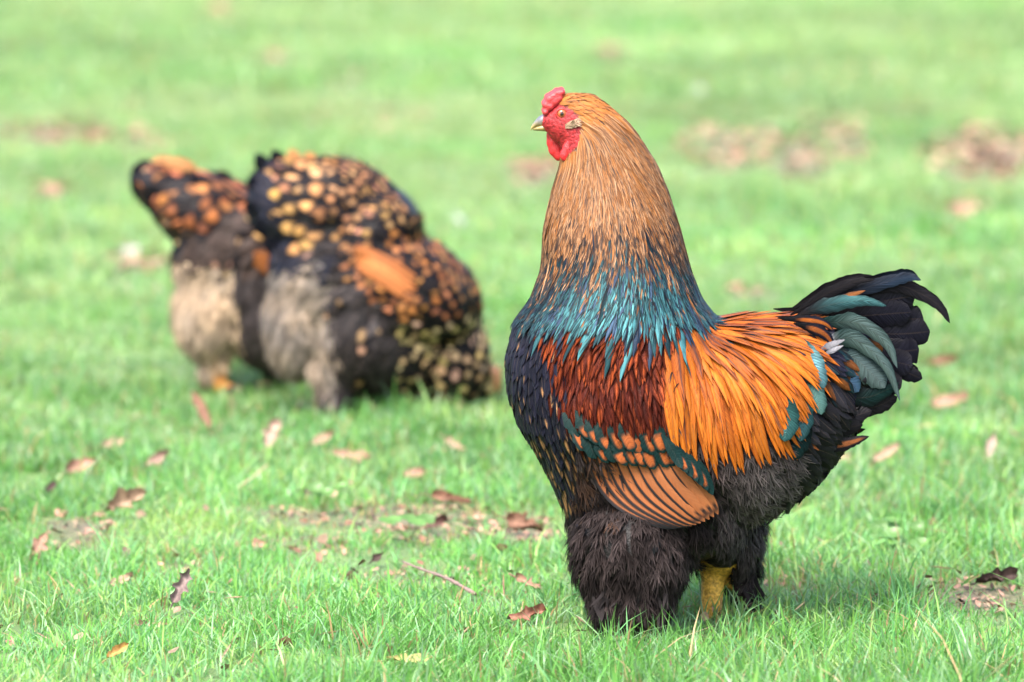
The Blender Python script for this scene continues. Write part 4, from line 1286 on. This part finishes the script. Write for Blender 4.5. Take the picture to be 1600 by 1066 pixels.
# ------------------------------------------------------------------ fallen leaves, twigs, small plants
def leaf_mesh(L, Wd, kind, curl, col, seed):
    """kind 0: oval, 1: lobed, 2: torn narrow. Lies along +X, centred, top side up"""
    r = np.random.default_rng(seed)
    n, m = 15, 9
    v = np.linspace(0, 1, n)
    if kind == 1:
        w = np.sin(np.pi * np.clip(v, .02, .985)) ** .6 * (0.66 + .26 * np.sin(v * 19 + r.uniform(0, 6)) + .22 * (r.random(n) - .5))
    elif kind == 2:
        w = np.sin(np.pi * np.clip(v, .03, .97)) ** .5 * (0.9 + .12 * np.sin(v * 31))
    else:
        w = np.sin(np.pi * np.clip(v ** .8, .02, .985)) ** .85 * (0.95 + .06 * np.sin(v * 40))
    us = np.linspace(-1, 1, m)
    U, V = np.meshgrid(us, v)
    jl = 1 + (r.random((n, 1)) - .5) * .42
    jr = .85 + (r.random((n, 1)) - .5) * .42
    Y = U * (w * Wd * .5)[:, None] * np.where(U < 0, jl, jr)
    X = (V - .5) * L + np.abs(U) * .06 * L * np.sin(V * 15 + r.uniform(0, 6))
    Z = curl * (Wd * .5) * (U ** 2 * (1 + .5 * np.sin(V * 4 + r.uniform(0, 6))) + .5 * U * np.sin(V * 5 + r.uniform(0, 6))) + .30 * curl * L * (V - .45) ** 2 * r.uniform(.3, 1.4) + (r.random((n, m)) - .5) * .05 * Wd
    P_ = np.stack([X, Y, Z], -1).reshape(-1, 3)
    i = np.arange(n * m).reshape(n, m)
    q = np.stack([i[:-1, :-1], i[:-1, 1:], i[1:, 1:], i[1:, :-1]], -1).reshape(-1, 4).tolist()
    C = np.array(col)[None] * (0.8 + .4 * r.random((n * m, 1)))
    C = np.where((np.abs(U) < .06).reshape(-1, 1), C * 1.25, C)
    # stalk
    b = len(P_)
    st = []
    for t in (0, .5, 1.0):
        x = -.5 * L - t * .28 * L
        for a in range(4):
            st.append((x, .0012 * math.cos(a * 1.571) + .02 * L * t * t, P_[m // 2][2] + .0012 * math.sin(a * 1.571) - .01 * t * L))
    for k in range(2):
        for a in range(4):
            q.append((b + 4 * k + a, b + 4 * k + (a + 1) % 4, b + 4 * k + 4 + (a + 1) % 4, b + 4 * k + 4 + a))
    P_ = np.vstack([P_, np.array(st)])
    C = np.vstack([C, np.tile(np.array(col) * .8, (len(st), 1))])
    me = bpy.data.meshes.new('fallen_leaf')
    me.from_pydata(P_.tolist(), [], q)
    me.shade_smooth()
    color_attr(me, np.concatenate([C, np.ones((len(C), 1))], 1))
    return me

for k, (px, py, lp, ra, kind, yaw, pit, col, curl, lab) in enumerate(LEAVES):
    g = on_ground(px, py)
    s = (g - CAM).length / F
    L = min(lp * s, 0.14)
    me = leaf_mesh(L, L * ra, kind, curl * .7, col, 100 + k)
    o = link('fallen_leaf', me, mat=M_LEAF)
    o.rotation_euler = (Matrix.Rotation(math.radians(26 + pit * .75), 4, 'X') @ Matrix.Rotation(math.radians(yaw), 4, 'Z')).to_euler()
    bpy.context.view_layer.update()
    zmin = min((o.matrix_world @ v.co).z for v in me.vertices)
    o.location = (g.x, g.y, float(gz(g.x, g.y)) - zmin + .006)
    tag(o, lab, 'leaf', 'fallen dry leaves on the lawn')

# crumbled leaf litter lying in the scratched patches: nobody could count it
lv, lf, lc = [], [], []
for cx, cy, rx, ry, s in PATCHES[:-1]:
    far = cy < 450
    for _ in range(int((110 if far else 150) * s * s * (rx * ry) / 1600)):
        q, a = math.sqrt(random.random()) * 1.05, random.random() * 6.283
        g = on_ground(cx + rx * q * math.cos(a), cy + ry * q * math.sin(a))
        sz = random.uniform(.018, .055) if far else random.uniform(.004, .018)
        z = float(gz(g.x, g.y)) + random.uniform(.002, .022 if far else .010)
        M = Matrix.Translation((g.x, g.y, z)) @ Matrix.Rotation(random.random() * 6.28, 4, 'Z') @ Matrix.Rotation(random.gauss(0, .5), 4, 'X') @ Matrix.Rotation(random.gauss(0, .5), 4, 'Y')
        o = len(lv)
        for (x, y, zz) in ((-1, 0, .1), (-.3, -.5, .25), (.4, -.45, .2), (1, 0, .15), (.3, .5, .3), (-.4, .42, .2), (0, 0, 0)):
            p = M @ Vector((x * sz * .5, y * sz * random.uniform(.35, .6), zz * sz * .4))
            lv.append(tuple(p))
        lf += [(o + i, o + (i + 1) % 6, o + 6) for i in range(6)]
        c = np.array(random.choice([PINK, BROWN, TANL, DARK, PINK, PINK, TANL])) * random.uniform(.8, 1.5)
        lc += [c] * 7
for _ in range(340):
    g = on_ground(random.uniform(-60, 1660), random.uniform(600, 1075))
    sz = random.uniform(.006, .020)
    straw = random.random() < .5
    z = float(gz(g.x, g.y)) + random.uniform(.006, .024)
    M = Matrix.Translation((g.x, g.y, z)) @ Matrix.Rotation(random.random() * 6.28, 4, 'Z') @ Matrix.Rotation(random.gauss(0, .7), 4, 'X') @ Matrix.Rotation(random.gauss(0, .6), 4, 'Y')
    o = len(lv)
    wx, wy = (2.4, .16) if straw else (1.0, random.uniform(.6, 1.1))
    for (x, y, zz) in ((-1, 0, .1), (-.3, -.5, .25), (.4, -.45, .2), (1, 0, .15), (.3, .5, .3), (-.4, .42, .2), (0, 0, 0)):
        lv.append(tuple(M @ Vector((x * sz * .5 * wx, y * sz * wy * random.uniform(.8, 1.2), zz * sz * .4))))
    lf += [(o + i, o + (i + 1) % 6, o + 6) for i in range(6)]
    lc += [np.array(random.choice([TANL, PINK, (.30, .235, .13)] if straw else [PINK, BROWN, TANL, TANL])) * random.uniform(.7, 1.2)] * 7
lm = tri_mesh('leaf_litter', np.array(lv), np.array(lf), np.array(lc))
lo = link('leaf_litter', lm, mat=M_LEAF)
tag(lo, 'crumbled brown and pink leaf litter and straw strewn over soil patches and lawn', 'leaf litter', kind='stuff')

def twig(pts, rad, col, label):
    bm = bmesh.new()
    Q = []
    for px, py, h in pts:
        g = on_ground(px, py)
        Q.append(Vector((g.x, g.y, float(gz(g.x, g.y)) + h)))
    C = catmull([list(q) for q in Q], 14)
    rings = []
    for i, p in enumerate(C):
        t = Vector(C[min(i + 1, 13)] - C[max(i - 1, 0)]).normalized()
        qt = t.to_track_quat('Z', 'Y')
        r = rad * (1 - .5 * i / 13) * (1 + .25 * math.sin(i * 2.3))
        rings.append([bm.verts.new(Vector(p) + qt @ Vector((r * math.cos(a), r * math.sin(a), 0))) for a in np.linspace(0, 2 * np.pi, 8, endpoint=False)])
    for a, b in zip(rings[:-1], rings[1:]):
        for i in range(8):
            bm.faces.new((a[i], a[(i + 1) % 8], b[(i + 1) % 8], b[i]))
    bm.faces.new(rings[0]); bm.faces.new(rings[-1])
    o = simple_object('twig', bm, None, M_LEAF, col)
    tag(o, label, 'twig')
twig([(742, 956, .012), (700, 940, .022), (660, 922, .026), (628, 912, .030)], .0028, (.17, .115, .10), 'thin dark twig lying in the grass left of the rooster')
twig([(372, 772, .012), (395, 763, .024), (420, 752, .034)], .0022, (.42, .30, .18), 'thin pale straw coloured twig in the middle of the left lawn')

# small round-leaved weeds behind the rooster
def weed(px, py, label, n):
    g = on_ground(px, py)
    base = Vector((g.x, g.y, float(gz(g.x, g.y))))
    root = empty('clover_plant', base)
    tag(root, label, 'weed', 'small weeds in the lawn')
    for i in range(n):
        a = random.random() * 6.283
        d = random.uniform(.01, .034); h = random.uniform(.022, .045); r = random.uniform(.009, .015)
        c = base + Vector((math.cos(a) * d, math.sin(a) * d, h))
        V, Fq = [], []
        tl = Matrix.Rotation(random.gauss(.5, .3), 4, 'X') @ Matrix.Rotation(random.gauss(0, .3), 4, 'Y')
        ring = [(math.cos(t) * r * (1 - .15 * math.cos(3 * t)), math.sin(t) * r * .8) for t in np.linspace(0, 2 * np.pi, 12, endpoint=False)]
        V.append(tuple(c))
        for k in (.55, 1.0):
            V += [tuple(c + tl @ Vector((x * k, y * k, .003 * k * k))) for x, y in ring]
        Fq += [(0, 1 + j, 1 + (j + 1) % 12) for j in range(12)]
        Fq += [(1 + j, 13 + j, 13 + (j + 1) % 12, 1 + (j + 1) % 12) for j in range(12)]
        b = len(V)
        for q in (base, c):
            V += [(q.x - .0009, q.y, q.z), (q.x + .0009, q.y, q.z), (q.x, q.y + .0012, q.z - .001)]
        Fq += [(b + j, b + (j + 1) % 3, b + 3 + (j + 1) % 3, b + 3 + j) for j in range(3)]
        me = bpy.data.meshes.new('leaf')
        me.from_pydata(V, [], Fq); me.shade_smooth()
        col = np.array([.105, .225, .055]) * random.uniform(.8, 1.2)
        color_attr(me, np.tile([*col, 1], (len(V), 1)))
        link('leaf', me, root, M_GRASS)
weed(1410, 880, 'clover with pale round leaves in the lawn behind the rooster', 7)
weed(1385, 868, 'small dark clover just left of the pale round-leaved clover', 4)
weed(505, 806, 'yellow green weed at the edge of the scratched soil patch', 5)
weed(640, 842, 'low green weed growing in the scratched soil patch', 5)
